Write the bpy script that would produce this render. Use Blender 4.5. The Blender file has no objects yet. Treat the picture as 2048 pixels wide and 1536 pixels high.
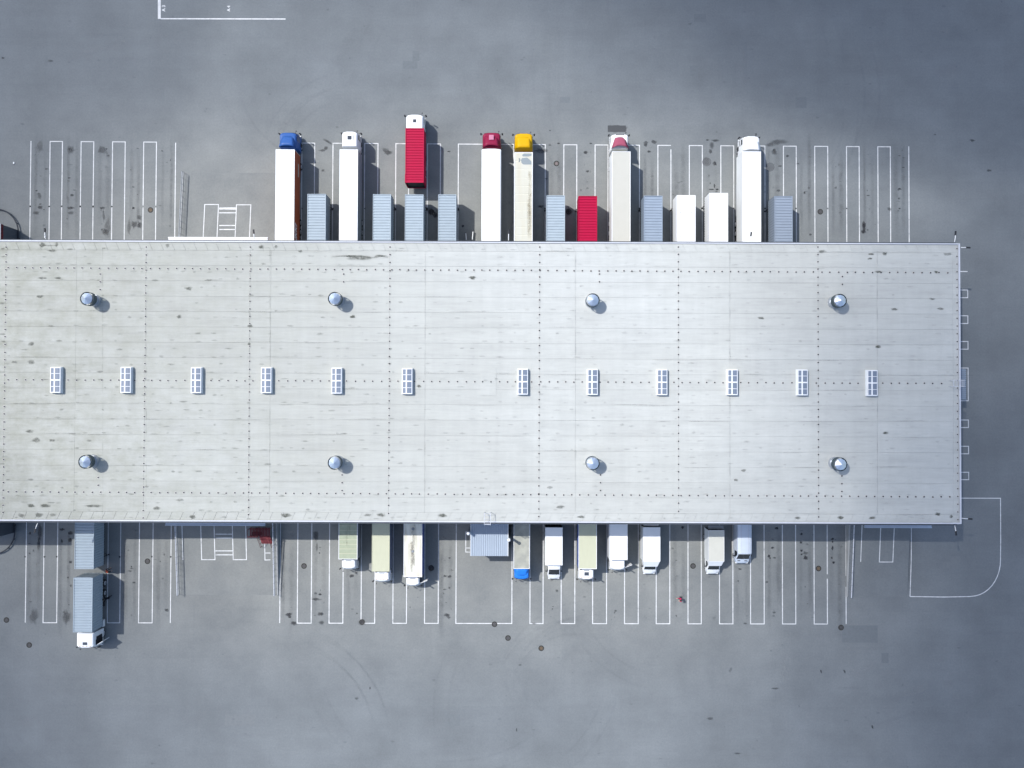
import bpy, math, random
from mathutils import Matrix, Vector
random.seed(7)
SC = bpy.context.scene
COL = SC.collection
PI = math.pi

# ------------------------------------------------------------------ camera
FPX, CAMH = 1620.0, 112.0
TILT, YAW = math.radians(0.9), math.radians(0.19)
cam_d = bpy.data.cameras.new('camera')
cam_d.sensor_fit = 'HORIZONTAL'; cam_d.sensor_width = 36.0
cam_d.lens = 36.0 * FPX / 2048.0
cam_d.clip_start = 1.0; cam_d.clip_end = 6000.0
cam = bpy.data.objects.new('camera', cam_d); COL.objects.link(cam)
ROT = Matrix.Rotation(YAW, 3, 'Z') @ Matrix.Rotation(TILT, 3, 'X')
CAMLOC = Vector((0.0, -1.0, CAMH))
cam.location = CAMLOC
cam.rotation_euler = ROT.to_euler()
SC.camera = cam
SC.render.resolution_x = 1024; SC.render.resolution_y = 768

def G(px, py, z=0.0):
    """world point at height z seen at a pixel of the 2048x1536 photograph (survey of the site)"""
    d = ROT @ Vector(((px-1024)/FPX, -(py-768)/FPX, -1.0))
    t = (z-CAMH)/d.z
    p = CAMLOC + d*t
    return p.x, p.y

# ------------------------------------------------------------------ sky, sun, exposure
SUNV = Vector((0.576, -0.36, -1.0)).normalized()      # direction the light travels
elev = math.asin(-SUNV.z); azim = math.atan2(-SUNV.x, -SUNV.y)
w = bpy.data.worlds.new('World'); SC.world = w; w.use_nodes = True
nt = w.node_tree; nt.nodes.clear()
out = nt.nodes.new('ShaderNodeOutputWorld'); bg = nt.nodes.new('ShaderNodeBackground')
sky = nt.nodes.new('ShaderNodeTexSky'); sky.sky_type = 'NISHITA'; sky.sun_disc = False
sky.sun_elevation = elev; sky.sun_rotation = azim
sky.air_density = 1.0; sky.dust_density = 2.0; sky.ozone_density = 1.0
bg.inputs[1].default_value = 0.15
nt.links.new(sky.outputs[0], bg.inputs[0]); nt.links.new(bg.outputs[0], out.inputs[0])
sun_d = bpy.data.lights.new('sun', 'SUN'); sun_d.energy = 3.15; sun_d.angle = math.radians(0.5)
sun_d.color = (1.0, 0.975, 0.94)
sun = bpy.data.objects.new('sun', sun_d); COL.objects.link(sun)
sun.rotation_euler = SUNV.to_track_quat('-Z', 'Y').to_euler(); sun.location = (-60, 40, 120)
SC.view_settings.view_transform = 'Standard'; SC.view_settings.look = 'None'
SC.view_settings.gamma = 1.0; SC.view_settings.use_curve_mapping = False
SC.view_settings.exposure = 0.73
SC.render.engine = 'CYCLES'

# ------------------------------------------------------------------ added unseen absorbing volumes that dim the sun towards the yard edges
def shade_volume(gx, gy, rx, ry, depth, h=420.0, thick=36.0, seed=0):
    import bmesh
    from mathutils import noise as mn
    bm = bmesh.new(); bmesh.ops.create_icosphere(bm, subdivisions=5, radius=1.0)
    for v in bm.verts:
        n = mn.fractal(v.co*1.3+Vector((seed, 0, 0)), 1.1, 2.0, 3)
        v.co *= 1+0.20*n
    me = bpy.data.meshes.new('shade_volume'); bm.to_mesh(me); bm.free()
    for p in me.polygons: p.use_smooth = True
    m = bpy.data.materials.new('shade_absorber'); m.use_nodes = True; t = m.node_tree; t.nodes.clear()
    o_ = t.nodes.new('ShaderNodeOutputMaterial'); v_ = t.nodes.new('ShaderNodeVolumePrincipled')
    v_.inputs['Color'].default_value = (.12, .12, .13, 1); v_.inputs['Density'].default_value = depth/(2*thick*1.22); v_.inputs['Anisotropy'].default_value = 0.0
    t.links.new(v_.outputs[0], o_.inputs['Volume']); me.materials.append(m)
    o = bpy.data.objects.new('shade_volume', me); COL.objects.link(o); o.scale = (rx, ry, thick)
    o.location = (gx+SUNV.x/SUNV.z*h, gy+SUNV.y/SUNV.z*h, h); o['kind'] = 'structure'
SC.cycles.transparent_max_bounces = 64
for cx_, cy_, rx_, ry_, dep, ks in ((86, 88, 84, 60, 6.8, (1.12, .95, .78, .6)), (118, -50, 84, 78, 4.6, (1.1, .9, .7, .5)), (142, 4, 92, 58, 1.5, (1.12, .92, .7)),
                                (-118, -56, 76, 64, 1.5, (1.05, .8)), (-118, 62, 74, 60, 1.0, (1.0,)), (0, 104, 120, 66, .75, (1.05, .8))):
    for i_, k_ in enumerate(ks):
        shade_volume(cx_, cy_, rx_*k_, ry_*k_, dep/len(ks), h=420+7*i_, seed=cx_+i_*3)

# ------------------------------------------------------------------ helpers
MATS = {}
def nodes_mat(name):
    m = bpy.data.materials.new(name); m.use_nodes = True
    return m, m.node_tree, m.node_tree.nodes, m.node_tree.links, m.node_tree.nodes['Principled BSDF']

def ramp(N, L, src, stops):
    r = N.new('ShaderNodeValToRGB'); e = r.color_ramp.elements
    while len(e) < len(stops): e.new(0.5)
    for i, (p, c) in enumerate(stops):
        e[i].position = p
        e[i].color = (c, c, c, 1) if not hasattr(c, '__len__') else (*c, 1)
    L.new(src, r.inputs[0]); return r.outputs[0]

def mapped(N, L, scale=(1, 1, 1), coord='Object', loc=(0, 0, 0)):
    tc = N.new('ShaderNodeTexCoord'); mp = N.new('ShaderNodeMapping')
    mp.inputs['Scale'].default_value = scale; mp.inputs['Location'].default_value = loc
    L.new(tc.outputs[coord], mp.inputs[0]); return mp.outputs[0]

def noise(N, L, vec, scale, detail=4, rough=0.55):
    n = N.new('ShaderNodeTexNoise'); n.inputs['Scale'].default_value = scale
    n.inputs['Detail'].default_value = detail; n.inputs['Roughness'].default_value = rough
    L.new(vec, n.inputs['Vector']); return n.outputs['Fac']

def mix(N, L, mode, fac, a, b):
    m = N.new('ShaderNodeMix'); m.data_type = 'RGBA'; m.blend_type = mode
    for i, v in ((0, fac), (6, a), (7, b)):
        s = m.inputs[i]
        if hasattr(v, 'is_output'): L.new(v, s)
        elif i == 0: s.default_value = v
        elif hasattr(v, '__len__'): s.default_value = (*v[:3], 1)
        else: s.default_value = (v, v, v, 1)
    return m.outputs[2]

def paint(name, col, rough=0.45, dirt=0.15, metal=0.0, scale=1.2, stretch=(1, 1, 1), dirtcol=None, rnd=0.0):
    if name in MATS: return MATS[name]
    m, t, N, L, b = nodes_mat(name)
    v = mapped(N, L, stretch)
    f = ramp(N, L, noise(N, L, v, scale, 6, 0.6), [(0.42, 0), (0.75, 1)])
    mu = N.new('ShaderNodeMath'); mu.operation = 'MULTIPLY'; mu.inputs[1].default_value = dirt
    L.new(f, mu.inputs[0])
    dc = dirtcol or tuple(c*0.45+0.02 for c in col)
    c = mix(N, L, 'MIX', mu.outputs[0], col, dc)
    if rnd:
        oi = N.new('ShaderNodeObjectInfo')
        mr = N.new('ShaderNodeMapRange'); mr.inputs[3].default_value = 1-rnd; mr.inputs[4].default_value = 1+rnd
        L.new(oi.outputs['Random'], mr.inputs[0])
        c = mix(N, L, 'MULTIPLY', 1.0, c, mr.outputs[0])
    L.new(c, b.inputs['Base Color'])
    b.inputs['Specular IOR Level'].default_value = 0.18; b.inputs['Roughness'].default_value = rough; b.inputs['Metallic'].default_value = metal
    fn = noise(N, L, mapped(N, L), 9, 3)
    bp = N.new('ShaderNodeBump'); bp.inputs['Strength'].default_value = 0.12; bp.inputs['Distance'].default_value = 0.02
    L.new(fn, bp.inputs['Height']); L.new(bp.outputs[0], b.inputs['Normal'])
    MATS[name] = m; return m

def tag(o, label=None, cat=None, group=None, kind=None):
    if label: o['label'] = label
    if cat: o['category'] = cat
    if group: o['group'] = group
    if kind: o['kind'] = kind
    return o

def empty(name, loc=(0, 0, 0), rz=0.0):
    o = bpy.data.objects.new(name, None); o.empty_display_size = 0.3
    o.location = loc; o.rotation_euler = (0, 0, rz); COL.objects.link(o); return o

class MB:
    def __init__(s): s.v = []; s.f = []; s.m = []; s.mi = 0
    def add(s, vs, fs):
        k = len(s.v); s.v += [tuple(p) for p in vs]
        s.f += [tuple(i+k for i in f) for f in fs]; s.m += [s.mi]*len(fs); return s
    def box(s, x0, x1, y0, y1, z0, z1, bev=0.0):
        if x0 > x1: x0, x1 = x1, x0
        if y0 > y1: y0, y1 = y1, y0
        if bev:
            b = bev
            lv = [(z0, b), (z0+b, 0), (z1-b, 0), (z1, b)]
            rings = []
            for z, i in lv:
                X0, X1, Y0, Y1 = x0+i, x1-i, y0+i, y1-i; c = b*0.7
                rings.append([(X0+c, Y0, z), (X1-c, Y0, z), (X1, Y0+c, z), (X1, Y1-c, z), (X1-c, Y1, z), (X0+c, Y1, z), (X0, Y1-c, z), (X0, Y0+c, z)])
            return s.loft(rings)
        return s.add([(x0, y0, z0), (x1, y0, z0), (x1, y1, z0), (x0, y1, z0), (x0, y0, z1), (x1, y0, z1), (x1, y1, z1), (x0, y1, z1)],
                     [(3, 2, 1, 0), (4, 5, 6, 7), (0, 1, 5, 4), (1, 2, 6, 5), (2, 3, 7, 6), (3, 0, 4, 7)])
    def loft(s, rings, cap=True):
        n = len(rings[0]); vs = [p for r in rings for p in r]; fs = []
        for k in range(len(rings)-1):
            for i in range(n):
                j = (i+1) % n
                fs.append((k*n+i, k*n+j, (k+1)*n+j, (k+1)*n+i))
        if cap:
            fs.append(tuple(range(n-1, -1, -1))); fs.append(tuple((len(rings)-1)*n+i for i in range(n)))
        return s.add(vs, fs)
    def prism(s, pts, z0, z1):
        return s.loft([[(x, y, z0) for x, y in pts], [(x, y, z1) for x, y in pts]])
    def cyl(s, c, r, h, axis='z', n=16, r2=None):
        r2 = r if r2 is None else r2; rings = []
        for t, rr in ((0, r), (h, r2)):
            ring = []
            for i in range(n):
                a = 2*PI*i/n; u, v = rr*math.cos(a), rr*math.sin(a)
                if axis == 'z': ring.append((c[0]+u, c[1]+v, c[2]+t))
                elif axis == 'x': ring.append((c[0]+t, c[1]+u, c[2]+v))
                else: ring.append((c[0]+v, c[1]+t, c[2]+u))
            rings.append(ring)
        return s.loft(rings)
    def tube(s, pts, r, n=6):
        pts = [Vector(p) for p in pts]; rings = []
        for i, p in enumerate(pts):
            d = (pts[min(i+1, len(pts)-1)]-pts[max(i-1, 0)]).normalized()
            a = d.cross(Vector((0, 0, 1)) if abs(d.z) < 0.9 else Vector((1, 0, 0))).normalized(); b = d.cross(a)
            rings.append([tuple(p+(a*math.cos(2*PI*k/n)+b*math.sin(2*PI*k/n))*r) for k in range(n)])
        return s.loft(rings)
    def mesh(s, name, mats):
        me = bpy.data.meshes.new(name); me.from_pydata(s.v, [], s.f)
        for m in (mats if isinstance(mats, (list, tuple)) else [mats]): me.materials.append(m)
        if max(s.m, default=0) > 0: me.polygons.foreach_set('material_index', s.m)
        me.update(); return me
    def build(s, name, mats, parent=None, smooth=False):
        me = s.mesh(name, mats)
        if smooth: smooth_mesh(me)
        o = bpy.data.objects.new(name, me); COL.objects.link(o)
        if parent: o.parent = parent
        return o

def smooth_mesh(me, ang=35):
    import bmesh
    bm = bmesh.new(); bm.from_mesh(me); bmesh.ops.recalc_face_normals(bm, faces=bm.faces)
    for f in bm.faces: f.smooth = True
    for e in bm.edges:
        if len(e.link_faces) == 2 and e.calc_face_angle(0) > math.radians(ang): e.smooth = False
    bm.to_mesh(me); bm.free()

def link_copy(o, parent=None, loc=None):
    c = o.copy(); COL.objects.link(c)
    if parent is not None: c.parent = parent
    if loc is not None: c.location = loc
    return c
def copy_tree(o, parent=None):
    c = o.copy(); COL.objects.link(c); c.parent = parent
    for ch in list(o.children): copy_tree(ch, c)
    return c

# ------------------------------------------------------------------ materials
def mat_asphalt(name, base, seed=0):
    m, t, N, L, b = nodes_mat(name)
    big = noise(N, L, mapped(N, L, loc=(seed, 3, 0)), 0.028, 5, 0.6)
    med = noise(N, L, mapped(N, L, (1, 1, 1), loc=(seed, 9, 0)), 0.16, 8, 0.62)
    strk = noise(N, L, mapped(N, L, (0.12, 1.3, 1)), 0.7, 6, 0.6)
    strv = noise(N, L, mapped(N, L, (1.6, 0.10, 1)), 0.55, 4, 0.6)
    fine = noise(N, L, mapped(N, L), 4.0, 6, 0.8)
    grit = noise(N, L, mapped(N, L), 22.0, 3, 0.8)
    c = mix(N, L, 'MULTIPLY', 1.0, ramp(N, L, big, [(0.25, tuple(x*0.92 for x in base)), (0.55, base), (0.8, tuple(x*y for x, y in zip(base, (1.07, 1.06, 1.04))))]),
            ramp(N, L, med, [(0.3, 0.88), (0.7, 1.1)]))
    c = mix(N, L, 'MULTIPLY', 1.0, c, ramp(N, L, strk, [(0.3, 0.975), (0.7, 1.025)]))
    c = mix(N, L, 'MULTIPLY', 1.0, c, ramp(N, L, strv, [(0.3, 0.985), (0.7, 1.015)]))
    c = mix(N, L, 'MULTIPLY', 1.0, c, ramp(N, L, fine, [(0.25, 0.85), (0.75, 1.15)]))
    c = mix(N, L, 'MULTIPLY', 1.0, c, ramp(N, L, grit, [(0.25, 0.93), (0.75, 1.07)]))
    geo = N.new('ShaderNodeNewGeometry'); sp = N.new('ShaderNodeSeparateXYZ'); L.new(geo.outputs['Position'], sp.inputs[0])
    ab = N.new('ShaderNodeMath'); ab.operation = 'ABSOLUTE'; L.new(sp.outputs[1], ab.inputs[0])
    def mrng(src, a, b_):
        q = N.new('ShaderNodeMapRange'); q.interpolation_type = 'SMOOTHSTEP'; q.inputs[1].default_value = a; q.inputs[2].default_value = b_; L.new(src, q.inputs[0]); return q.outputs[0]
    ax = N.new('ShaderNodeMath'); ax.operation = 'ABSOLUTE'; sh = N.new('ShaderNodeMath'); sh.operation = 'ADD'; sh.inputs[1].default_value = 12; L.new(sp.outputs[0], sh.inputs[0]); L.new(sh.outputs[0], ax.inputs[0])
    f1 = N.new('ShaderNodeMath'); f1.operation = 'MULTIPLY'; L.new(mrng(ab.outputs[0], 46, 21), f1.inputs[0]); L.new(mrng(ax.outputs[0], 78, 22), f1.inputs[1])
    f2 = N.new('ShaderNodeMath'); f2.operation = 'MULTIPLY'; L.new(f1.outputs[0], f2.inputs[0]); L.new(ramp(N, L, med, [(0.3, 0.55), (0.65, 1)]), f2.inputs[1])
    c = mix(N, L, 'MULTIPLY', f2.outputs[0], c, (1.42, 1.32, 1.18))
    # repaired rectangles laid by the paver, faint
    br = N.new('ShaderNodeTexBrick'); br.inputs['Scale'].default_value = 0.05
    br.inputs['Color1'].default_value = (0.955, 0.955, 0.96, 1); br.inputs['Color2'].default_value = (1.03, 1.03, 1.025, 1)
    br.inputs['Mortar'].default_value = (0.96, 0.96, 0.96, 1); br.inputs['Mortar Size'].default_value = 0.003
    br.offset = 0.37; br.inputs['Brick Width'].default_value = 0.9; br.inputs['Row Height'].default_value = 0.33
    wv = mapped(N, L, (1, 1, 1), loc=(11, 4, 0))
    L.new(wv, br.inputs['Vector'])
    c = mix(N, L, 'MULTIPLY', 0.5, c, br.outputs[0])
    L.new(c, b.inputs['Base Color']); b.inputs['Roughness'].default_value = 0.88
    bp = N.new('ShaderNodeBump'); bp.inputs['Strength'].default_value = 0.35; bp.inputs['Distance'].default_value = 0.03
    L.new(fine, bp.inputs['Height']); L.new(bp.outputs[0], b.inputs['Normal'])
    return m
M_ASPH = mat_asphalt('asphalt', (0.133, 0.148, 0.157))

def mat_roof():
    m, t, N, L, b = nodes_mat('roof_membrane')
    g = 'Generated'
    tc = N.new('ShaderNodeTexCoord'); geo = N.new('ShaderNodeNewGeometry')
    def mp(scale, loc=(0, 0, 0)):
        q = N.new('ShaderNodeMapping'); q.inputs['Scale'].default_value = scale; q.inputs['Location'].default_value = loc
        L.new(geo.outputs['Position'], q.inputs[0]); return q.outputs[0]
    big = noise(N, L, mp((0.022, 0.035, 0), (2, 1, 0)), 1.0, 4, 0.55)
    strk = noise(N, L, mp((0.10, 1.1, 0)), 1.0, 8, 0.62)
    fs = noise(N, L, mp((0.35, 5.0, 0)), 1.0, 4, 0.7)
    blot = noise(N, L, mp((0.45, 0.6, 0), (7, 7, 0)), 1.0, 6, 0.7)
    vst = noise(N, L, mp((0.9, 0.07, 0), (3, 7, 0)), 1.0, 4, 0.6)
    c = ramp(N, L, big, [(0.32, (0.346, 0.354, 0.334)), (0.5, (0.374, 0.385, 0.366)), (0.68, (0.398, 0.411, 0.396))])
    # old algae and dust on the western half of the roof
    sx = N.new('ShaderNodeSeparateXYZ'); L.new(geo.outputs['Position'], sx.inputs[0])
    mr = N.new('ShaderNodeMapRange'); mr.inputs[1].default_value = -10; mr.inputs[2].default_value = -75
    L.new(sx.outputs[0], mr.inputs[0])
    mm = N.new('ShaderNodeMath'); mm.operation = 'MULTIPLY'; L.new(mr.outputs[0], mm.inputs[0]); mr.inputs[1].default_value = 0; mr.inputs[2].default_value = -62
    L.new(ramp(N, L, blot, [(0.3, 0.25), (0.7, 1)]), mm.inputs[1])
    c = mix(N, L, 'MIX', mm.outputs[0], c, (0.215, 0.222, 0.188))
    c = mix(N, L, 'MULTIPLY', 1.0, c, ramp(N, L, strk, [(0.25, 0.90), (0.5, 1.0), (0.75, 1.04)]))
    c = mix(N, L, 'MULTIPLY', 1.0, c, ramp(N, L, fs, [(0.25, 0.95), (0.7, 1.04)]))
    c = mix(N, L, 'MULTIPLY', 1.0, c, ramp(N, L, vst, [(0.3, 0.97), (0.7, 1.03)]))
    c = mix(N, L, 'MULTIPLY', 1.0, c, ramp(N, L, blot, [(0.25, 0.93), (0.7, 1.03)]))
    oi = N.new('ShaderNodeObjectInfo'); m2 = N.new('ShaderNodeMapRange')
    m2.inputs[3].default_value = 0.975; m2.inputs[4].default_value = 1.025
    L.new(oi.outputs['Random'], m2.inputs[0]); c = mix(N, L, 'MULTIPLY', 1.0, c, m2.outputs[0])
    L.new(c, b.inputs['Base Color']); b.inputs['Roughness'].default_value = 0.8
    bp = N.new('ShaderNodeBump'); bp.inputs['Strength'].default_value = 0.25; bp.inputs['Distance'].default_value = 0.02
    L.new(fs, bp.inputs['Height']); L.new(bp.outputs[0], b.inputs['Normal'])
    return m
M_ROOF = mat_roof()

def mat_decal(name, col, nscale=2.0, strength=1.0, lo=0.25, hi=0.7, stretch=(1, 1, 1)):
    m, t, N, L, b = nodes_mat(name)
    at = N.new('ShaderNodeVertexColor'); at.layer_name = 'a'
    f = ramp(N, L, noise(N, L, mapped(N, L, stretch), nscale, 5, 0.7), [(lo, 0), (hi, 1)])
    mu = N.new('ShaderNodeMath'); mu.operation = 'MULTIPLY'; L.new(at.outputs[0], mu.inputs[0]); L.new(f, mu.inputs[1])
    m2 = N.new('ShaderNodeMath'); m2.operation = 'MULTIPLY'; L.new(mu.outputs[0], m2.inputs[0]); m2.inputs[1].default_value = strength
    L.new(m2.outputs[0], b.inputs['Alpha']); b.inputs['Base Color'].default_value = (*col, 1)
    b.inputs['Roughness'].default_value = 0.75
    return m
M_OIL = mat_decal('oil', (0.022, 0.023, 0.027), 2.2, 1.0, .12, .5)
M_TYRE = mat_decal('tyre_rubber', (0.05, 0.053, 0.06), 1.2, 0.5)
M_SCUFF = mat_decal('scuff_dust', (0.27, 0.28, 0.285), 1.0, 0.55)
M_GRIME = mat_decal('grime', (0.07, 0.075, 0.06), 2.5, 1.0, 0.2, 0.6)

def mat_line():
    m, t, N, L, b = nodes_mat('line_paint')
    f = noise(N, L, mapped(N, L), 1.3, 8, 0.75)
    c = ramp(N, L, f, [(0.28, (0.20, 0.21, 0.22)), (0.42, (0.46, 0.47, 0.475)), (0.65, (0.62, 0.63, 0.635))])
    L.new(c, b.inputs['Base Color']); b.inputs['Roughness'].default_value = 0.7; return m
M_LINE = mat_line()

def glass(name, col=(0.02, 0.025, 0.03)):
    m, t, N, L, b = nodes_mat(name)
    b.inputs['Base Color'].default_value = (*col, 1); b.inputs['Roughness'].default_value = 0.08
    b.inputs['IOR'].default_value = 1.5; return m
M_GLASS = glass('window_glass')
M_HATCH = glass('hatch_glass', (0.05, 0.06, 0.075))
M_SKYL = glass('skylight_glazing', (0.145, 0.175, 0.225)); M_SKYL.node_tree.nodes['Principled BSDF'].inputs['Roughness'].default_value = 0.22
M_WHITE = paint('white_paint', (0.68, 0.695, 0.705), 0.4, 0.10)
M_WHITE2 = paint('white_panel', (0.60, 0.62, 0.625), 0.5, 0.18, stretch=(2, .3, 1))
M_CREAM = paint('cream_panel', (0.55, 0.55, 0.47), 0.6, 0.25, dirtcol=(0.42, 0.36, 0.2), stretch=(2.2, .25, 1), scale=1.0)
M_GREY = paint('grey_metal', (0.22, 0.24, 0.26), 0.5, 0.2)
M_DARK = paint('dark_steel', (0.025, 0.027, 0.032), 0.6, 0.3, dirtcol=(0.06, 0.055, 0.05))
M_RUBBER = paint('tyre', (0.018, 0.018, 0.02), 0.85, 0.3, dirtcol=(0.05, 0.05, 0.048))
M_RIM = paint('wheel_rim', (0.45, 0.46, 0.48), 0.4, 0.3, metal=0.3)
M_GALV = paint('galvanised', (0.46, 0.49, 0.53), 0.32, 0.2, metal=0.7)
M_LAMP = paint('lamp_lens', (0.7, 0.7, 0.68), 0.2, 0.05)
M_WALL = paint('wall_cladding', (0.20, 0.22, 0.25), 0.5, 0.15, scale=.4)
M_CONC = paint('concrete', (0.30, 0.31, 0.31), 0.85, 0.35, scale=0.6)
M_TRIM = paint('roof_trim', (0.47, 0.49, 0.53), 0.45, 0.2)
M_GUT = paint('gutter', (0.06, 0.07, 0.085), 0.5, 0.2)
M_BLUEC = paint('light_blue_steel', (0.285, 0.34, 0.385), 0.55, 0.15, rnd=0.05)
M_BLUEG = paint('blue_grey_steel', (0.23, 0.28, 0.345), 0.55, 0.15)
M_RED = paint('red_steel', (0.335, 0.000, 0.036), 0.6, 0.12)
M_REDD = paint('dark_red_steel', (0.115, 0.018, 0.024), 0.6, 0.25)

# ------------------------------------------------------------------ ground
ROOFZ = 11.4
TLx, TLy = G(0, 481.5, ROOFZ); TRx, TRy = G(1920.5, 486.0, ROOFZ)
BLx, BLy = G(0, 1042.5, ROOFZ); BRx, BRy = G(1922, 1047.0, ROOFZ)
YN = (TLy+TRy)/2; YS = (BLy+BRy)/2; XE = (TRx+BRx)/2; XW = -68.8
print('building', XW, XE, YS, YN)

mb = MB(); S = 1500
mb.add([(-S, -S, 0), (S, -S, 0), (S, S, 0), (-S, S, 0)], [(0, 1, 2, 3)])
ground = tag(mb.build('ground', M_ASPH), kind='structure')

def strip(mb, pts, wd, z=0.004, zf=None):
    """painted strip with mitred corners"""
    P = [Vector((p[0], p[1])) for p in pts]; lft, rgt = [], []
    for i, p in enumerate(P):
        d0 = (P[i]-P[i-1]).normalized() if i > 0 else None
        d1 = (P[i+1]-P[i]).normalized() if i < len(P)-1 else None
        d0 = d0 or d1; d1 = d1 or d0
        n0 = Vector((-d0.y, d0.x)); n1 = Vector((-d1.y, d1.x)); n = (n0+n1).normalized()
        k = wd/2/max(0.35, n.dot(n0)); lft.append(p+n*k); rgt.append(p-n*k)
    fz = zf or (lambda x, y: z)
    for i in range(len(P)-1):
        q = [rgt[i], rgt[i+1], lft[i+1], lft[i]]
        mb.add([(a.x, a.y, fz(a.x, a.y)) for a in q], [(0, 1, 2, 3)])
LW = 0.115
def marking(pts, wd=LW, zf=None, z=0.004):
    m_ = MB(); strip(m_, pts, wd, z, zf); return m_.build('painted_line', M_LINE, ground)

def toprow_y(x): return 282.6+(x-62)*0.0064
for a, b_ in ((100.3, 125), (162.3, 187.6), (225.2, 250.5), (287.5, 313), (604, 629.5), (666, 691), (729.5, 756), (791.8, 817.5),
              (855, 881), (916.8, 1027.5), (1065.3, 1090.6), (1127.7, 1153.7), (1190.2, 1216), (1253, 1279), (1315.8, 1341.8), (1378.6, 1404.6),
              (1441.6, 1467.4), (1504, 1529.8), (1566.8, 1592.4), (1629.4, 1655.4), (1693, 1718.2), (1755.6, 1780.6)):
    xa, ya = G(a, toprow_y(a)); xb, yb = G(b_, toprow_y(b_))
    if a == 1315.8:
        marking([(xa, YN), (xa, ya), (xb, yb)]); marking([(xb, yb-.55), (xb, YN)])
    elif a == 287.5 or a == 162.3:
        marking([(xa, YN), (xa, G(a, 415)[1])]); marking([(xa, G(a, 411)[1]), (xa, ya), (xb, yb), (xb, G(a, 411)[1])]); marking([(xb, G(a, 415)[1]), (xb, YN)])
    else: marking([(xa, YN), (xa, ya), (xb, yb), (xb, YN)])
for a, y0 in ((62, 282), (351.3, 285.5), (374.2, 408), (536, 409), (1817.5, 293)):
    xa, ya = G(a, y0); marking([(xa, ya), (xa, YN)])
def botrow_y(x): return 1245.3+(x-50)*0.0017
for a, b_ in ((86, 113.3), (214.5, 239.5), (277, 304.3), (594.4, 622.3), (658, 685.6), (722, 749.3), (785.6, 812.8), (849, 876.3),
              (911.7, 1023.6), (1059.8, 1086), (1122.2, 1149.5), (1185.2, 1213), (1249, 1276.4), (1312.4, 1339.6), (1376, 1402.6),
              (1439, 1465.8), (1501.2, 1528.4), (1565, 1591.6), (1628.4, 1654.8)):
    xa, ya = G(a, botrow_y(a)); xb, yb = G(b_, botrow_y(b_))
    if a == 1628.4:
        q = G(0, 1152)[1]; q2 = G(0, 1143)[1]
        marking([(xa, YS), (xa, ya), (xb, yb), (xb, q)]); marking([(xb, q2), (xb, YS)])
    else: marking([(xa, YS), (xa, ya), (xb, yb), (xb, YS)])
for a, y0 in ((50.5, 1245), (340.6, 1246), (559.4, 1246)):
    xa, ya = G(a, y0); marking([(xa, ya), (xa, YS)])
xa, ya = G(1692.3, 1248); marking([(xa, ya), (xa, G(0, 1168)[1])]); marking([(xa, G(0, 1146)[1]), (xa, YS)])
# right hand side boxes along the east wall
xo, xi = G(1936, 700)[0], XE
marking([(xi, G(1930, 543)[1]), (xo, G(1930, 543)[1])])
for y0, y1 in ((580, 595.3), (631.5, 647), (683, 698.4), (736, 801.5), (840, 855), (892.5, 907.5), (944.5, 959.3)):
    marking([(xi, G(1930, y0)[1]), (xo, G(1930, y0)[1]), (xo, G(1930, y1)[1]), (xi, G(1930, y1)[1])])
# big kerb line loop at the south east corner
loop = [G(1922, 996.3), G(2001, 996.5), G(2001.4, 1080), G(2001, 1120)]
for k in range(1, 10):
    a = k/10*PI/2; loop.append(G(1942+59*math.cos(a)**1.0, 1120+72.5*math.sin(a)))
loop += [G(1940, 1193), G(1890, 1194), G(1820, 1193)]
loop[0] = (XE, loop[0][1])
marking(loop); marking([G(1820, 1193), G(1822.5, 1120), (G(1823, 1060)[0], YS)])
# markings at the north edge of the yard
mk = marking([G(318.6, -60), G(318.6, 37.8)], 0.40); marking([G(321.5, 37.4), G(571, 38)], 0.16)
def ground_text(body, px, py, size, rz):
    cu = bpy.data.curves.new('bay_number', 'FONT'); cu.body = body; cu.size = size; cu.extrude = 0.0; cu.offset = 0.02
    cu.align_x = 'CENTER'; cu.align_y = 'CENTER'
    tmp = bpy.data.objects.new('tmp', cu); me = bpy.data.meshes.new_from_object(tmp)
    bpy.data.objects.remove(tmp); me.materials.clear(); me.materials.append(M_LINE)
    o = bpy.data.objects.new('bay_number', me); COL.objects.link(o); x, y = G(px, py)
    o.location = (x, y, 0.006); o.rotation_euler = (0, 0, rz); o.parent = ground; return o
ground_text('A 3', 327.5, 16.5, 0.62, PI/2); ground_text('A 4', 457.5, 17, 0.55, PI/2)
# fine marks beside the annex
marking([G(940, 1104.2), G(931.5, 1104), G(931.5, 1064), G(940, 1064)], .11); marking([G(931.5, 1096), G(940, 1096)], .1)
marking([G(526, 1120), G(540, 1120)], .13) if False else None

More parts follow.
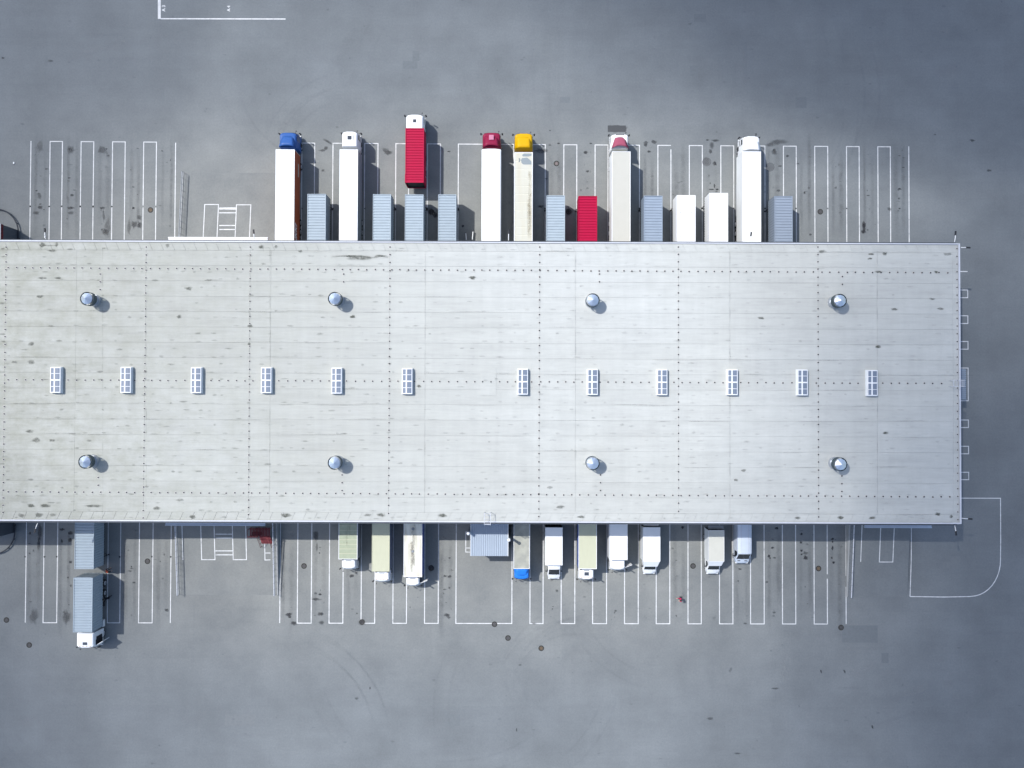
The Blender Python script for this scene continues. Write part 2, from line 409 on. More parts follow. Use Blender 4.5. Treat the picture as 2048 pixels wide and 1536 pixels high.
# ------------------------------------------------------------------ ramps with railings
def make_ramp(x0, x1, yw, ye, h, name_label, sides=(-1, 1)):
    t = empty('loading_ramp', ((x0+x1)/2, (yw+ye)/2, 0)); tag(t, name_label, 'ramp', 'sloped ramps up to the loading doors')
    ox, oy = t.location.x, t.location.y
    zf = lambda y: 0.008+h*max(0.0, min(1.0, (ye-y)/(ye-yw)))
    m_ = MB(); a, b_ = (x0-ox, x1-ox); w_, e_ = yw-oy, ye-oy
    m_.add([(a, w_, h), (b_, w_, h), (b_, e_, 0.008), (a, e_, 0.008)], [(0, 1, 2, 3) if (e_ > w_) else (3, 2, 1, 0)])
    m_.build('ramp_deck', M_ASPH, t)
    m_ = MB()
    for x, s_ in ((a, -1), (b_, 1)):
        if s_ not in sides: continue
        i, o_ = (x+0.001, x-0.2) if s_ < 0 else (x-0.001, x+0.2)
        m_.add([(i, w_, 0), (o_, w_, 0), (o_, w_, h+.1), (i, w_, h+.1), (i, e_, 0), (o_, e_, 0), (o_, e_, .1), (i, e_, .1)],
               [(0, 1, 2, 3), (4, 7, 6, 5), (3, 2, 6, 7), (0, 3, 7, 4), (1, 5, 6, 2)])
    m_.build('kerb_wall', M_CONC, t)
    return t, zf
def make_railing(x, yw, ye, zf, label, railm=None):
    L_ = abs(ye-yw); sgn = 1 if ye > yw else -1
    t = empty('ramp_railing', (x, yw, 0)); tag(t, label, 'railing', 'white railings along the ramps')
    z0, z1 = zf(yw)+1.05, zf(ye)+1.05
    mt = MB(); n = int(L_/0.86)
    for i in range(n):      # handrail in short butted lengths
        a, b_ = (i+.04)/n, (i+.96)/n
        mt.tube([(0, sgn*a*L_, z0+(z1-z0)*a), (0, sgn*b_*L_, z0+(z1-z0)*b_)], 0.07, 6)
    mt.build('handrail', railm or M_TRIM, t)
    mb_ = MB()
    for k in (0.25, 0.5, 0.78):
        mb_.tube([(0.0, 0, z0-1.05+k), (0.0, sgn*L_, z1-1.05+k)], 0.014, 5)
    mb_.build('rail_bar', M_GREY, t)
    pm = MB().cyl((0, 0, 0), 0.022, 1.04, n=6).mesh('post', M_GREY)
    for i in range(n+1):
        o = bpy.data.objects.new('post', pm); COL.objects.link(o); o.parent = t
        o.location = (0, sgn*L_*i/n, zf(yw+sgn*L_*i/n)+.0)
    return t
RH = 1.15
xa1 = G(351.8, 1120, 1.6)[0]; xb1 = G(546.5, 1120, 1.6)[0]; yeS = G(0, 1188)[1]; yeN = G(0, 344)[1]
rS, zfS = make_ramp(xa1-.15, xb1+.1, YS, yeS, RH, 'broad asphalt ramp rising to the long canopy on the south side')
rN, zfN = make_ramp(G(364, 344, 1.05)[0]-.15, xb1+.1, YN, yeN, RH, 'broad asphalt ramp rising to the sunlit canopy on the north side')
xc1, xd1 = G(1706, 1120, 1.6)[0], G(1821, 1120, .5)[0]
rE, zfE = make_ramp(xc1-.1, xd1-.25, YS, yeS, RH, 'narrow asphalt ramp under the short canopy near the southeast corner', (-1,))
make_railing(xa1, YS-.3, yeS+.1, zfS, 'white railing on the left edge of the broad south ramp')
make_railing(xb1, YS-.3, yeS+.1, zfS, 'white railing beside the red steel stair, right edge of the south ramp')
make_railing(G(364, 344, 1.05)[0], YN+.3, yeN-.1, zfN, 'thin white railing on the left edge of the north ramp', M_GREY)
make_railing(xb1, YN+.3, yeN-.1, zfN, 'railing beside the blue-cabbed semi truck, right edge of the north ramp', M_GREY)
make_railing(xc1, YS-.3, yeS+.1, zfE, 'pale railing on the ramp near the southeast corner of the warehouse')
def ramp_mark(pts, zf, wd=LW):
    m_ = MB(); strip(m_, pts, wd, 0, lambda x, y: zf(y)+0.006); return m_.build('painted_line', M_LINE, ground)
def RG(px, py, zf):
    z = 0.0
    for _ in range(4): x, y = G(px, py, z); z = zf(y)
    return x, y
def ru(a, b_, y0, zf, yw):
    A, B = RG(a, y0, zf), RG(b_, y0, zf); ramp_mark([(A[0], yw), A, B, (B[0], yw)], zf)
ru(409.5, 437, 409, zfN, YN); ru(473, 501.7, 409.6, zfN, YN)
for y0, w_ in ((417, .28), (425.6, .13), (451, .14), (459, .14)):
    ramp_mark([RG(438.5, y0, zfN), RG(472, y0, zfN)], zfN, w_)
ru(403.4, 430, 1119.3, zfS, YS); ru(466.4, 493, 1119.3, zfS, YS)
for y0, w_ in ((1068.3, .12), (1076, .15), (1101.7, .14), (1109.6, .14)):
    ramp_mark([RG(431, y0, zfS), RG(465.5, y0, zfS)], zfS, w_)
A = RG(366, 1120, zfS); ramp_mark([A, (A[0], YS)], zfS)
A = RG(530, 1120, zfS); ramp_mark([RG(541, 1119.6, zfS), A, (A[0], G(0, 1083)[1])], zfS); ramp_mark([RG(530, 1106, zfS), RG(541, 1106, zfS)], zfS)
A = RG(1721.3, 1123.5, zfE); ramp_mark([A, (A[0], YS)], zfE)
ru(1758.6, 1785.6, 1124, zfE, YS)

# ------------------------------------------------------------------ warehouse
wh = empty('warehouse', ((XW+XE)/2, (YN+YS)/2, 0))
tag(wh, 'long flat-roofed warehouse with pale sheeted roof, skylights and round vents', 'warehouse')
wx, wy = wh.location.x, wh.location.y
def WL(x, y): return x-wx, y-wy
xw, xe, yn, ys = XW-wx, XE-wx, YN-wy, YS-wy
MB().box(xw, xe-.12, ys+.12, yn-.12, 0.0, ROOFZ-.35).build('wall', M_WALL, wh)
MB().box(xw, xe-.1, ys+.1, yn-.1, ROOFZ-.345, ROOFZ-.12).build('roof_deck', M_CONC, wh)
# parapet trim
mt = MB(); mt.box(xw, xe, yn-.13, yn, ROOFZ-.5, ROOFZ+.05); mt.box(xw, xe, ys, ys+.16, ROOFZ-.5, ROOFZ+.05)
mt.box(xe-.18, xe, ys+.16, yn-.13, ROOFZ-.5, ROOFZ+.048); mt.build('roof_trim', M_TRIM, wh)
mg = MB(); mg.box(xw, xe-.4, yn+.003, yn+.17, ROOFZ-.42, ROOFZ-.22)
mg.box(xw, xe-.4, ys-.22, ys-.003, ROOFZ-.42, ROOFZ-.22); mg.build('gutter', M_GUT, wh)
# roof sheets: rows with laps, columns at the joints
cols_px = [8, 150, 289, 498, 540, 778, 850, 1079, 1151, 1357, 1460, 1637, 1755, 1907]
xs = [xw]+[G(p, 765, ROOFZ)[0]-wx for p in cols_px]+[xe-.23]
EB = 0.95
y_in0, y_in1 = ys+.21+EB, yn-.21-EB
NR = 17; rh = (y_in1-y_in0)/NR
for i in range(len(xs)-1):
    wd = xs[i+1]-xs[i]-0.014
    m_ = MB()
    m_.add([(0, 0, 0), (wd, 0, 0), (wd, rh-.012, 0), (0, rh-.012, 0), (0, 0, .058), (wd, 0, .058), (wd, .05, .06), (0, .05, .06), (wd, rh-.012, .04), (0, rh-.012, .04)],
           [(0, 1, 5, 4), (4, 5, 6, 7), (7, 6, 8, 9), (2, 3, 9, 8), (1, 2, 8, 6, 5), (3, 0, 4, 7, 9)])
    me = m_.mesh('roof_sheet', M_ROOF)
    for r in range(NR):
        o = bpy.data.objects.new('roof_sheet', me); COL.objects.link(o); o.parent = wh
        o.location = (xs[i]+.007, y_in0+r*rh+.006, ROOFZ-.118)
# edge sheets with diagonal folds
ep = 22.3/ (FPX/(CAMH-ROOFZ)); ne = int((xs[-1]-xs[0])/ep); sl = 0.42
m_ = MB(); d = 0.02
m_.loft([[(0, EB, 0), (0+sl, 0, 0), (ep+sl-d, 0, 0), (ep-d, EB, 0)], [(0, EB, .07), (sl, 0, .05), (ep+sl-d, 0, .085), (ep-d, EB, .07)]])
me = m_.mesh('edge_sheet', M_ROOF)
m2 = MB(); m2.loft([[(0, 0, 0), (ep-d, 0, 0), (ep-d+sl, EB, 0), (sl, EB, 0)], [(0, 0, .05), (ep-d, 0, .07), (ep-d+sl, EB, .085), (sl, EB, .06)]])
me2 = m2.mesh('edge_sheet', M_ROOF)
for k in range(ne):
    if k*ep+xs[0]+wx < -66.5 or k*ep+ep+sl > xs[-1]-xs[0]: continue
    o = bpy.data.objects.new('edge_sheet', me); COL.objects.link(o); o.parent = wh; o.location = (xs[0]+k*ep, y_in1+.004, ROOFZ-.118)
    o = bpy.data.objects.new('edge_sheet', me2); COL.objects.link(o); o.parent = wh; o.location = (xs[0]+k*ep, ys+.205, ROOFZ-.118)
MB().box(xw, xe-.24, y_in1+.002, yn-.135, ROOFZ-.119, ROOFZ-.09).build('edge_membrane', M_ROOF, wh)
MB().box(xw, xe-.24, ys+.165, y_in0-.002, ROOFZ-.119, ROOFZ-.09).build('edge_membrane', M_ROOF, wh)
# fixing pins in dotted rows
SKX = [112, 252.5, 393, 533, 673.5, 814.5, 1045.5, 1185, 1324, 1464.5, 1604.5, 1744]
pins = MB()
def pin(px, py, s=1.0):
    x, y = G(px, py, ROOFZ); x -= wx; y -= wy
    if not (xw+.2 < x < xe-.3 and ys+.25 < y < yn-.25): return
    pins.mi = 1; pins.cyl((x, y, ROOFZ-.06), .15*s, .022, n=10)
    pins.mi = 0; pins.cyl((x, y, ROOFZ-.039), .092*s, .05, n=8, r2=.082*s)
for top, bot in ((12, 5.5), (292.3, 286), (500.5, 496.5), (780, 776.8), (1079.5, 1077.5), (1356.8, 1357.3), (1636, 1637.5)):
    y = 494
    while y < 1038:
        pin(top+(bot-top)*(y-490)/550, y); y += random.uniform(14.4, 16.4)
for y0, y1 in ((535, 545.5), (759.5, 767), (983.5, 994)):
    x = 16
    while x < 1900:
        if not (700 < y0 < 800 and any(abs(x-s) < 13 for s in SKX)):
            pin(x, y0+(y1-y0)*x/1907+random.uniform(-.4, .4))
        x += random.uniform(15.6, 18.0)
for px, ya_, yb_ in ((200, 548, 582), (687, 548, 578), (1199, 548, 575), (1685, 553, 580), (196, 955, 982), (684, 950, 982), (1201, 950, 984), (1684, 952, 986)):
    y = ya_
    while y < yb_: pin(px, y); y += 15.5
y = 497
while y < 1040: pin(1914+(y-490)/550*2, y, .8); y += 15.5
po = pins.build('roof_pin', [M_DARK, paint('pin_washer', (.40, .40, .385), .6, .1)], wh); tag(po, kind='stuff')
# skylights
SKY_ = [760, 760, 760.5, 760.5, 761.5, 762.5, 763.5, 764, 764.5, 764.5, 765, 766]
def arch(x, r=1.1): return 0.42*math.sqrt(max(0, 1-(x/r)**2*0.9))
for sx_, sy_ in zip(SKX, SKY_):
    x, y = G(sx_, sy_, ROOFZ+.35)
    fr = MB(); hw, hl = .63, 1.58
    fr.box(-hw-.04, hw+.04, -hl-.04, hl+.04, -.04, .28)
    n = 8
    def rib(ya, yb, up=.06, xa=-hw, xb=hw):
        top = [(xa+(xb-xa)*k/n, .28+arch(xa+(xb-xa)*k/n)*.9-.1+up) for k in range(n+1)]
        for k in range(n):
            (a, za), (b_, zb) = top[k], top[k+1]
            fr.add([(a, ya, .2), (b_, ya, .2), (b_, yb, .2), (a, yb, .2), (a, ya, za), (b_, ya, zb), (b_, yb, zb), (a, yb, za)],
                   [(4, 5, 6, 7), (0, 1, 5, 4), (2, 3, 7, 6)])
    for ya, yb in ((-hl, -hl+.11), (-.83, -.77), (-.08, .08), (.77, .83), (hl-.11, hl)): rib(ya, yb)
    for xa, xb in ((-hw, -hw+.10), (hw-.08, hw), (-.16, .0)):
        z_a = .28+arch(xa)*.9-.1+.063; z_b = .28+arch(xb)*.9-.1+.063
        fr.add([(xa, -hl, .2), (xb, -hl, .2), (xb, hl, .2), (xa, hl, .2), (xa, -hl, z_a), (xb, -hl, z_b), (xb, hl, z_b), (xa, hl, z_a)],
               [(4, 5, 6, 7), (0, 1, 5, 4), (2, 3, 7, 6), (1, 2, 6, 5), (3, 0, 4, 7)])
    if sx_ == SKX[0]:
        fme = fr.mesh('skylight', paint('skylight_frame', (.62, .64, .66), .5, .2))
        pmes = []
        for ya, yb in ((-hl+.11, -.83), (-.77, -.08), (.08, .77), (.83, hl-.11)):
            for xa, xb in ((-hw+.10, -.16), (.0, hw-.08)):
                q = MB(); k_ = 4
                vs = []
                for k in range(k_+1):
                    xx = xa+(xb-xa)*k/k_; zz = .28+arch(xx)*.9-.1+.02
                    vs += [(xx, ya, zz), (xx, yb, zz)]
                q.add(vs, [(2*k, 2*k+2, 2*k+3, 2*k+1) for k in range(k_)]); pmes.append(q.mesh('pane', M_SKYL))
    o = bpy.data.objects.new('skylight', fme); COL.objects.link(o); o.parent = wh; o.location = (x-wx, y-wy, ROOFZ-.05)
    for pm in pmes:
        p = bpy.data.objects.new('pane', pm); COL.objects.link(p); p.parent = o
# faint patch where a skylight was removed
a, b_ = G(961, 735, ROOFZ), G(992, 791, ROOFZ)
MB().box(a[0]-wx, b_[0]-wx, b_[1]-wy, a[1]-wy, ROOFZ-.08, ROOFZ-.035).build('roof_patch', M_ROOF, wh)
# round vents
M_CAP = paint('cap_sheet', (.50, .55, .62), .28, .1, metal=.75)
M_VINT = paint('vent_inside', (0.05, 0.07, 0.08), .6, .2)
VP = [(172.5, 597, 169, 595), (669, 597, 666, 594), (1186, 600, 1184, 602), (1681, 601, 1676, 604), (169, 924, 165, 923), (668.5, 926, 665, 925), (1186, 927, 1187, 925), (1682, 929, 1678, 926)]
for i, (px, py, bx, by) in enumerate(VP):
    x, y = G(px, py, ROOFZ+1.95)
    # plinth drum
    d_ = MB(); d_.cyl((0, 0, -.05), .80, .40, n=24, r2=.72)
    d_.cyl((0, 0, .34), .60, 1.25, n=24)
    vo = d_.build('roof_vent', M_GALV, wh, smooth=True); vo.location = (x-wx, y-wy, ROOFZ-.04)
    w_ = MB(); n = 24   # wind band around the outlet
    for k in range(n):
        a0, a1 = 2*PI*k/n, 2*PI*(k+1)/n
        for r, fl in ((.84, 1), (.81, 0)):
            q = [(r*math.cos(a0), r*math.sin(a0), 1.05), (r*math.cos(a1), r*math.sin(a1), 1.05), (r*math.cos(a1), r*math.sin(a1), 1.85), (r*math.cos(a0), r*math.sin(a0), 1.85)]
            w_.add(q, [(0, 1, 2, 3) if fl else (3, 2, 1, 0)])
        w_.add([(.84*math.cos(a0), .84*math.sin(a0), 1.85), (.84*math.cos(a1), .84*math.sin(a1), 1.85), (.81*math.cos(a1), .81*math.sin(a1), 1.85), (.81*math.cos(a0), .81*math.sin(a0), 1.85)], [(0, 1, 2, 3)])
    w_.build('wind_band', [M_VINT], vo)
    c_ = MB(); n = 10
    ring = [(.71*math.cos(2*PI*k/n+i*.3), .71*math.sin(2*PI*k/n+i*.3), 1.90) for k in range(n)]
    ring2 = [(a*1.0, b*1.0, 1.80) for a, b, _ in ring]
    c_.add(ring+ring2+[(0, 0, 2.32)], [(k, (k+1) % n, 2*n) for k in range(n)]+[(k+n, (k+1) % n+n, (k+1) % n, k) for k in range(n)]+[tuple(range(2*n-1, n-1, -1))])
    c_.build('vent_cap', M_CAP, vo)
# canopies
def canopy(x0, x1, yc, side, mat):
    a, b_ = G(x0, yc, 4.3)[0]-wx, G(x1, yc, 4.3)[0]-wx
    yo = G((x0+x1)/2, yc, 4.3)[1]-wy
    m_ = MB(); m_.box(a, b_, (ys if side < 0 else yn)+side*-.1, yo, 4.0, 4.3)
    m_.box(a-.03, b_+.03, yo-side*.12, yo+side*.03, 3.95, 4.36)
    m_.build('canopy', mat, wh)
M_CAN = paint('canopy_sheet', (.38, .44, .52), .5, .15)
canopy(331, 529.5, 1051, -1, M_CAN); canopy(337, 535, 474.8, 1, M_WHITE); canopy(1730, 1863, 1055.5, -1, M_CAN)
# dock doors behind the bays
dm = MB(); dm.box(-1.35, 1.35, -.03, .03, 1.15, 4.0)
for z_ in (1.7, 2.3, 2.9, 3.5): dm.box(-1.34, 1.34, .031, .045, z_, z_+.05)
dme = dm.mesh('dock_door', paint('door_sheet', (.42, .45, .48), .5, .2))
bm_ = MB(); bm_.box(-1.62, -1.37, -.02, .09, 1.0, 4.3); bm_.box(1.37, 1.62, -.02, .09, 1.0, 4.3); bm_.box(-1.37, 1.37, -.02, .088, 4.02, 4.3)
bme = bm_.mesh('dock_shelter', M_DARK)
for yy, row, sg in ((yn, [80, 143, 206, 269, 332, 571, 635, 700, 766, 829, 895, 983, 1048, 1111, 1174, 1240, 1305, 1372, 1437, 1498, 1567, 1612, 1675, 1738, 1800], 1),
                    (ys, [68, 130, 168, 259, 323, 577, 640, 697, 763, 827, 893, 1043, 1106, 1173, 1235, 1300, 1358, 1430, 1490, 1547, 1610, 1672], -1)):
    for p_ in row:
        o = bpy.data.objects.new('dock_door', dme); COL.objects.link(o); o.parent = wh
        o.location = (G(p_, 400 if sg > 0 else 1130)[0]-wx, yy-sg*.08, 0)
        if sg < 0: o.rotation_euler = (0, 0, PI)
        q = bpy.data.objects.new('dock_shelter', bme); COL.objects.link(q); q.parent = o
# roof access ladders
def ladder(px, py, rz, drop):
    x, y = G(px, py, ROOFZ+.9)
    t = MB()
    for s_ in (-.38, .38):
        t.tube([(s_, 1.1, 0), (s_, 1.1, 1.0), (s_, -.1, 1.05), (s_, -.35, .9), (s_, -.35, -8.5)], .034, 6)
    o = t.build('roof_ladder', M_TRIM, wh); o.location = (x-wx, y-wy, ROOFZ-.05); o.rotation_euler = (0, 0, rz)
    rm_ = MB().tube([(-.38, 0, 0), (.38, 0, 0)], .022, 5).mesh('rung', M_TRIM)
    for k in range(30):
        r = bpy.data.objects.new('rung', rm_); COL.objects.link(r); r.parent = o; r.location = (0, -.35, .6-k*.3)
    for y_, z_ in ((1.1, 1.0), (.25, .1), (.7, .1)):
        r = bpy.data.objects.new('rung', rm_); COL.objects.link(r); r.parent = o; r.location = (0, y_, z_)
ladder(974.8, 1044.5, 0, 0); ladder(1925.5, 766.5, PI/2, 0)
# side lean-to on the east wall
a = G(1923, 738, 3.2); b_ = G(1932.5, 799, 3.2)
m_ = MB()
n = 15
for k in range(n):
    y0 = b_[1]+(a[1]-b_[1])*k/n; y1 = b_[1]+(a[1]-b_[1])*(k+.6)/n
    m_.box(XE-.1-wx, b_[0]-wx, y0-wy, y1-wy, 3.12, 3.2)
m_.box(XE-.1-wx, b_[0]-wx-.02, b_[1]-wy, a[1]-wy, 3.0, 3.1)
for yy in (b_[1]+.1, a[1]-.2): m_.box(b_[0]-wx-.15, b_[0]-wx-.05, yy-wy, yy-wy+.1, 0, 3.0)
m_.build('side_canopy', M_BLUEG, wh)

# roof grime and puddle marks
class Dec:
    def __init__(s): s.v = []; s.f = []; s.a = []; s.k = 0
    def blob(s, x, y, rx, ry, st, z, n=12, jag=.35, ang=0):
        s.k += 1; z = z+0.00003*(s.k % 400); b0 = len(s.v); ca, sa = math.cos(ang), math.sin(ang)
        s.v.append((x, y, z)); s.a.append(st)
        for rr, al in ((.55, st*.85), (1.0, 0)):
            for i in range(n):
                t = 2*PI*i/n; q = rr*(1+random.uniform(-jag, jag)*(1 if rr > .6 else .6))
                u, v = rx*q*math.cos(t), ry*q*math.sin(t)
                s.v.append((x+u*ca-v*sa, y+u*sa+v*ca, z)); s.a.append(al)
        for i in range(n):
            j = (i+1) % n
            s.f.append((b0, b0+1+i, b0+1+j)); s.f.append((b0+1+i, b0+1+n+i, b0+1+n+j, b0+1+j))
    def ribbon(s, pts, wd, st, z):
        s.k += 1; z = z+0.00003*(s.k % 400); b0 = len(s.v); P = [Vector(p) for p in pts]
        for i, p in enumerate(P):
            d = (P[min(i+1, len(P)-1)]-P[max(i-1, 0)]).normalized(); nn = Vector((-d.y, d.x))
            e = st*min(1, 4*i/len(P), 4*(len(P)-1-i)/len(P))
            for q, al in ((-1, 0), (-.3, e), (.3, e), (1, 0)):
                a = p+nn*q*wd/2; s.v.append((a.x, a.y, z)); s.a.append(al)
        for i in range(len(P)-1):
            for k in range(3):
                a = b0+4*i+k; s.f.append((a, a+1, a+5, a+4))
    def build(s, name, mat, parent):
        me = bpy.data.meshes.new(name); me.from_pydata(s.v, [], s.f); me.materials.append(mat)
        ca = me.color_attributes.new('a', 'FLOAT_COLOR', 'POINT')
        for i, a in enumerate(s.a): ca.data[i].color = (a, a, a, 1)
        o = bpy.data.objects.new(name, me); COL.objects.link(o); o.parent = parent; tag(o, kind='stuff'); return o
gr = Dec(); GZ = ROOFZ-.038
def rg(px, py, rx, ry, st, ang=0):
    x, y = G(px, py, ROOFZ); gr.blob(x-wx, y-wy, rx/16, ry/16, st, GZ, ang=ang)
for q in ((945, 555, 8, 4, 1), (705, 633.5, 7, 3.5, .9), (700, 512, 40, 2.5, .7), (722, 515, 32, 5, .75), (760, 512, 14, 3, .8), (500, 652, 6, 3, .8), (498, 688, 4, 3, .9),
          (357.5, 633, 5, 4.5, .9), (1522, 636, 8, 3, .8), (1756, 693.5, 6, 3.5, 1), (1772, 866, 6, 3, .9), (1770, 507, 6, 3.5, .9), (1742, 508, 9, 2.5, .7), (1740, 517, 6, 2.5, .8),
          (1757, 543.5, 9, 2.5, .9), (1873, 544, 5, 3, .9), (838, 772.5, 6, 3, 1), (62, 1011.5, 8, 4, 1), (90, 1011.5, 11, 4, 1), (187, 1012, 20, 3, .8), (77, 1030, 9, 5, .8), (105, 1030, 8, 4, .5), (42, 1031, 8, 5, .5),
          (571, 1031, 12, 5, .9), (735, 1030, 8, 3, .7), (762, 1030, 10, 4, .7), (886, 1031, 10, 4, .8), (1487, 941, 6, 3, .8), (1472, 960, 6, 3, .7), (1876, 1028.5, 6, 4, 1),
          (1903, 1033, 4, 4, .9), (1120, 1014, 10, 3.5, .7), (1162, 1034, 8, 3, .7), (1596, 1036, 8, 3, .7), (1682, 1036, 7, 4, .95), (1745, 1036, 8, 3, .7), (84, 490, 7, 6, .8),
          (113, 489, 4, 5, .8), (98, 491, 18, 2, .5), (335, 491, 5, 5, .5), (522, 494, 6, 5, .7), (552, 493, 4, 4, .5), (600, 502, 6, 3, .7), (104, 501, 10, 3, .7), (79, 593, 8, 3.5, .7), (62, 688, 7, 4.5, .7),
          (62, 724, 9, 5, .6), (28, 724, 7, 3, .5), (84, 556, 10, 3, .7), (116, 556, 8, 3, .6), (60, 863, 9, 3.5, .7), (72, 880, 9, 5, .6), (104, 881, 8, 3, .6), (313, 1016, 10, 4, .7), (385, 1034, 8, 4, .8),
          (1644, 503, 10, 4, .6), (1896, 508, 11, 3.5, .6), (1789, 618.5, 8, 3, .8), (1881, 617, 8, 3, .8), (1865, 598, 7, 3, .6), (377, 577, 9, 4.5, .7), (359, 1000, 9, 3, .5), (1100, 975, 8, 3, .5)): rg(*q)
for r in range(36):
    py = 497+r*15.4
    for k in range(70):
        if random.random() < .5: continue
        px = 12+k*27.4+random.uniform(-9, 9)
        if px > 1905: continue
        west = max(0, 1-px/1500)
        rg(px, py+random.uniform(-2, 2), random.uniform(3, 9), random.uniform(1.2, 2.6), random.choice([.06, .10, .15, .22])*(0.8+1.1*west))
for k in range(170):    # long thin dirty run lines along the laps
    px = random.uniform(5, 1880); r = random.randint(0, 17)
    x, y = G(px, 500, ROOFZ); y = y_in0+wy+r*rh+random.uniform(-.1, .15)
    L_ = random.uniform(1.5, 7)
    gr.ribbon([(x-wx+L_*t/6, y-wy) for t in range(7)], random.uniform(.08, .2), random.uniform(.05, .22), GZ)
for px in (540, 850, 1151, 1460, 1755, 205, 292, 499):
    for k in range(14):
        x, y = G(px, 500+k*38+random.uniform(-10, 10), ROOFZ)
        gr.ribbon([(x-wx+random.uniform(-.03, .03), y-wy-t*.35) for t in range(7)], random.uniform(.12, .3), random.uniform(.05, .16), GZ)
gr.build('roof_grime', M_GRIME, wh)

# taller block joined on the west
tb = empty('tall_warehouse_block', (-95, (YN+YS)/2, 0)); tag(tb, 'taller grey block joined to the west end of the warehouse, out of frame', 'warehouse')
MB().box(-30, 95-68.8-.01, YS-tb.location.y+.05, YN-tb.location.y-.05, 0, 13.8).build('wall', M_WALL, tb)
MB().box(-30.1, 95-68.8-.005, YS-tb.location.y, YN-tb.location.y, 13.8, 14.2).build('roof', M_ROOF, tb)
# dock vestibules at the frame's left edge and curved guard rails
def vestibule(x1, yo, yw_, label):
    t = empty('dock_vestibule', (x1-3, (yo+yw_)/2, 0)); tag(t, label, 'building')
    ya_, yb_ = sorted((yo-t.location.y, yw_-t.location.y))
    MB().box(-3, 2.95, ya_+.05, yb_-.05, 0, 3.45).build('wall', paint('slate_cladding', (.075, .085, .10), .6, .2), t)
    MB().box(-3, 3.0, ya_, yb_, 3.45, 3.97).build('fascia', M_REDD, t)
    MB().box(-3, 3.02, ya_-.02, yb_+.02, 3.97, 4.03).build('roof', M_GREY, t)
vx, vy = G(1.5, 447.5, 4.0)
vestibule(vx, vy, YN+.02, 'grey vestibule with dark red fascia against the north wall at far left')
bx_, by_ = G(29, 1066, 0)
vestibule(bx_, by_, YS-.02, 'dark shaded vestibule against the south wall at far left')
M_RAIL = paint('rail_steel', (.035, .04, .05), .5, .2)
def guard(pts, label):
    t = empty('curved_guard_rail', (*G(*pts[0]), 0)); tag(t, label, 'guard rail', 'curved guard rails at the vestibules')
    P = [G(*p) for p in pts]; ox, oy = t.location.x, t.location.y
    MB().tube([(x-ox, y-oy, .32) for x, y in P], .09, 8).build('rail', M_RAIL, t)
    pm = MB().cyl((0, 0, 0), .07, .32, n=8).mesh('post', M_RAIL)
    for x, y in P[::3]:
        o = bpy.data.objects.new('post', pm); COL.objects.link(o); o.parent = t; o.location = (x-ox, y-oy, 0)
def arcp(cx, cy, rx, ry, a0, a1, n=12):
    return [(cx+rx*math.cos(math.radians(a0+(a1-a0)*k/n)), cy+ry*math.sin(math.radians(a0+(a1-a0)*k/n))) for k in range(n+1)]
guard([(39, 477)]+arcp(-6, 466, 45.5, 47, -5, -115), 'curved dark guard rail in front of the north vestibule')
guard([(31.5, 1050)]+arcp(-10, 1064, 42, 43, 0, 115), 'curved dark guard rail in front of the south vestibule')

# ------------------------------------------------------------------ wall lamps
def wall_lamp(hx, hy, bx, by, label, z=10.5):
    x, y = G(hx, hy, z); x2, y2 = G(bx, by, z)
    t = empty('floodlight', (x2, y2, z)); tag(t, label, 'lamp', 'floodlights on arms along the walls')
    dx, dy = x-x2, y-y2; L_ = math.hypot(dx, dy); ux, uy = dx/L_, dy/L_
    MB().tube([(0, 0, 0), (dx*.5, dy*.5, .12), (dx, dy, .1)], .05, 6).build('arm', M_WHITE, t)
    h = MB().box(-.10, .10, -.2, .36, -.05, .07, .02).build('lamp_head', M_DARK, t)
    h.location = (dx, dy, .1); h.rotation_euler = (0, 0, math.atan2(dy, dx)-PI/2)
wall_lamp(90.5, 462, 91, 478, 'floodlight reaching over the empty bays left of the north ramp')
wall_lamp(508, 465, 509, 479, 'floodlight above the sunlit north canopy')
wall_lamp(1017.3, 465, 1017, 481, 'floodlight between the maroon and yellow cabbed trailers')
wall_lamp(1501.5, 470, 1500, 482, 'floodlight over the white box trailer right of the white containers')
wall_lamp(1910, 468, 1909, 484, 'floodlight at the northeast corner pointing north')
wall_lamp(1934, 495.5, 1922, 495, 'floodlight at the northeast corner pointing east')
wall_lamp(1938, 1037.5, 1923, 1036.5, 'floodlight at the southeast corner pointing east')
wall_lamp(1911, 1065, 1909, 1050, 'floodlight at the southeast corner pointing south')
wall_lamp(71.5, 1060, 75.5, 1046, 'floodlight on a slanted arm above the shaded bays at bottom left')
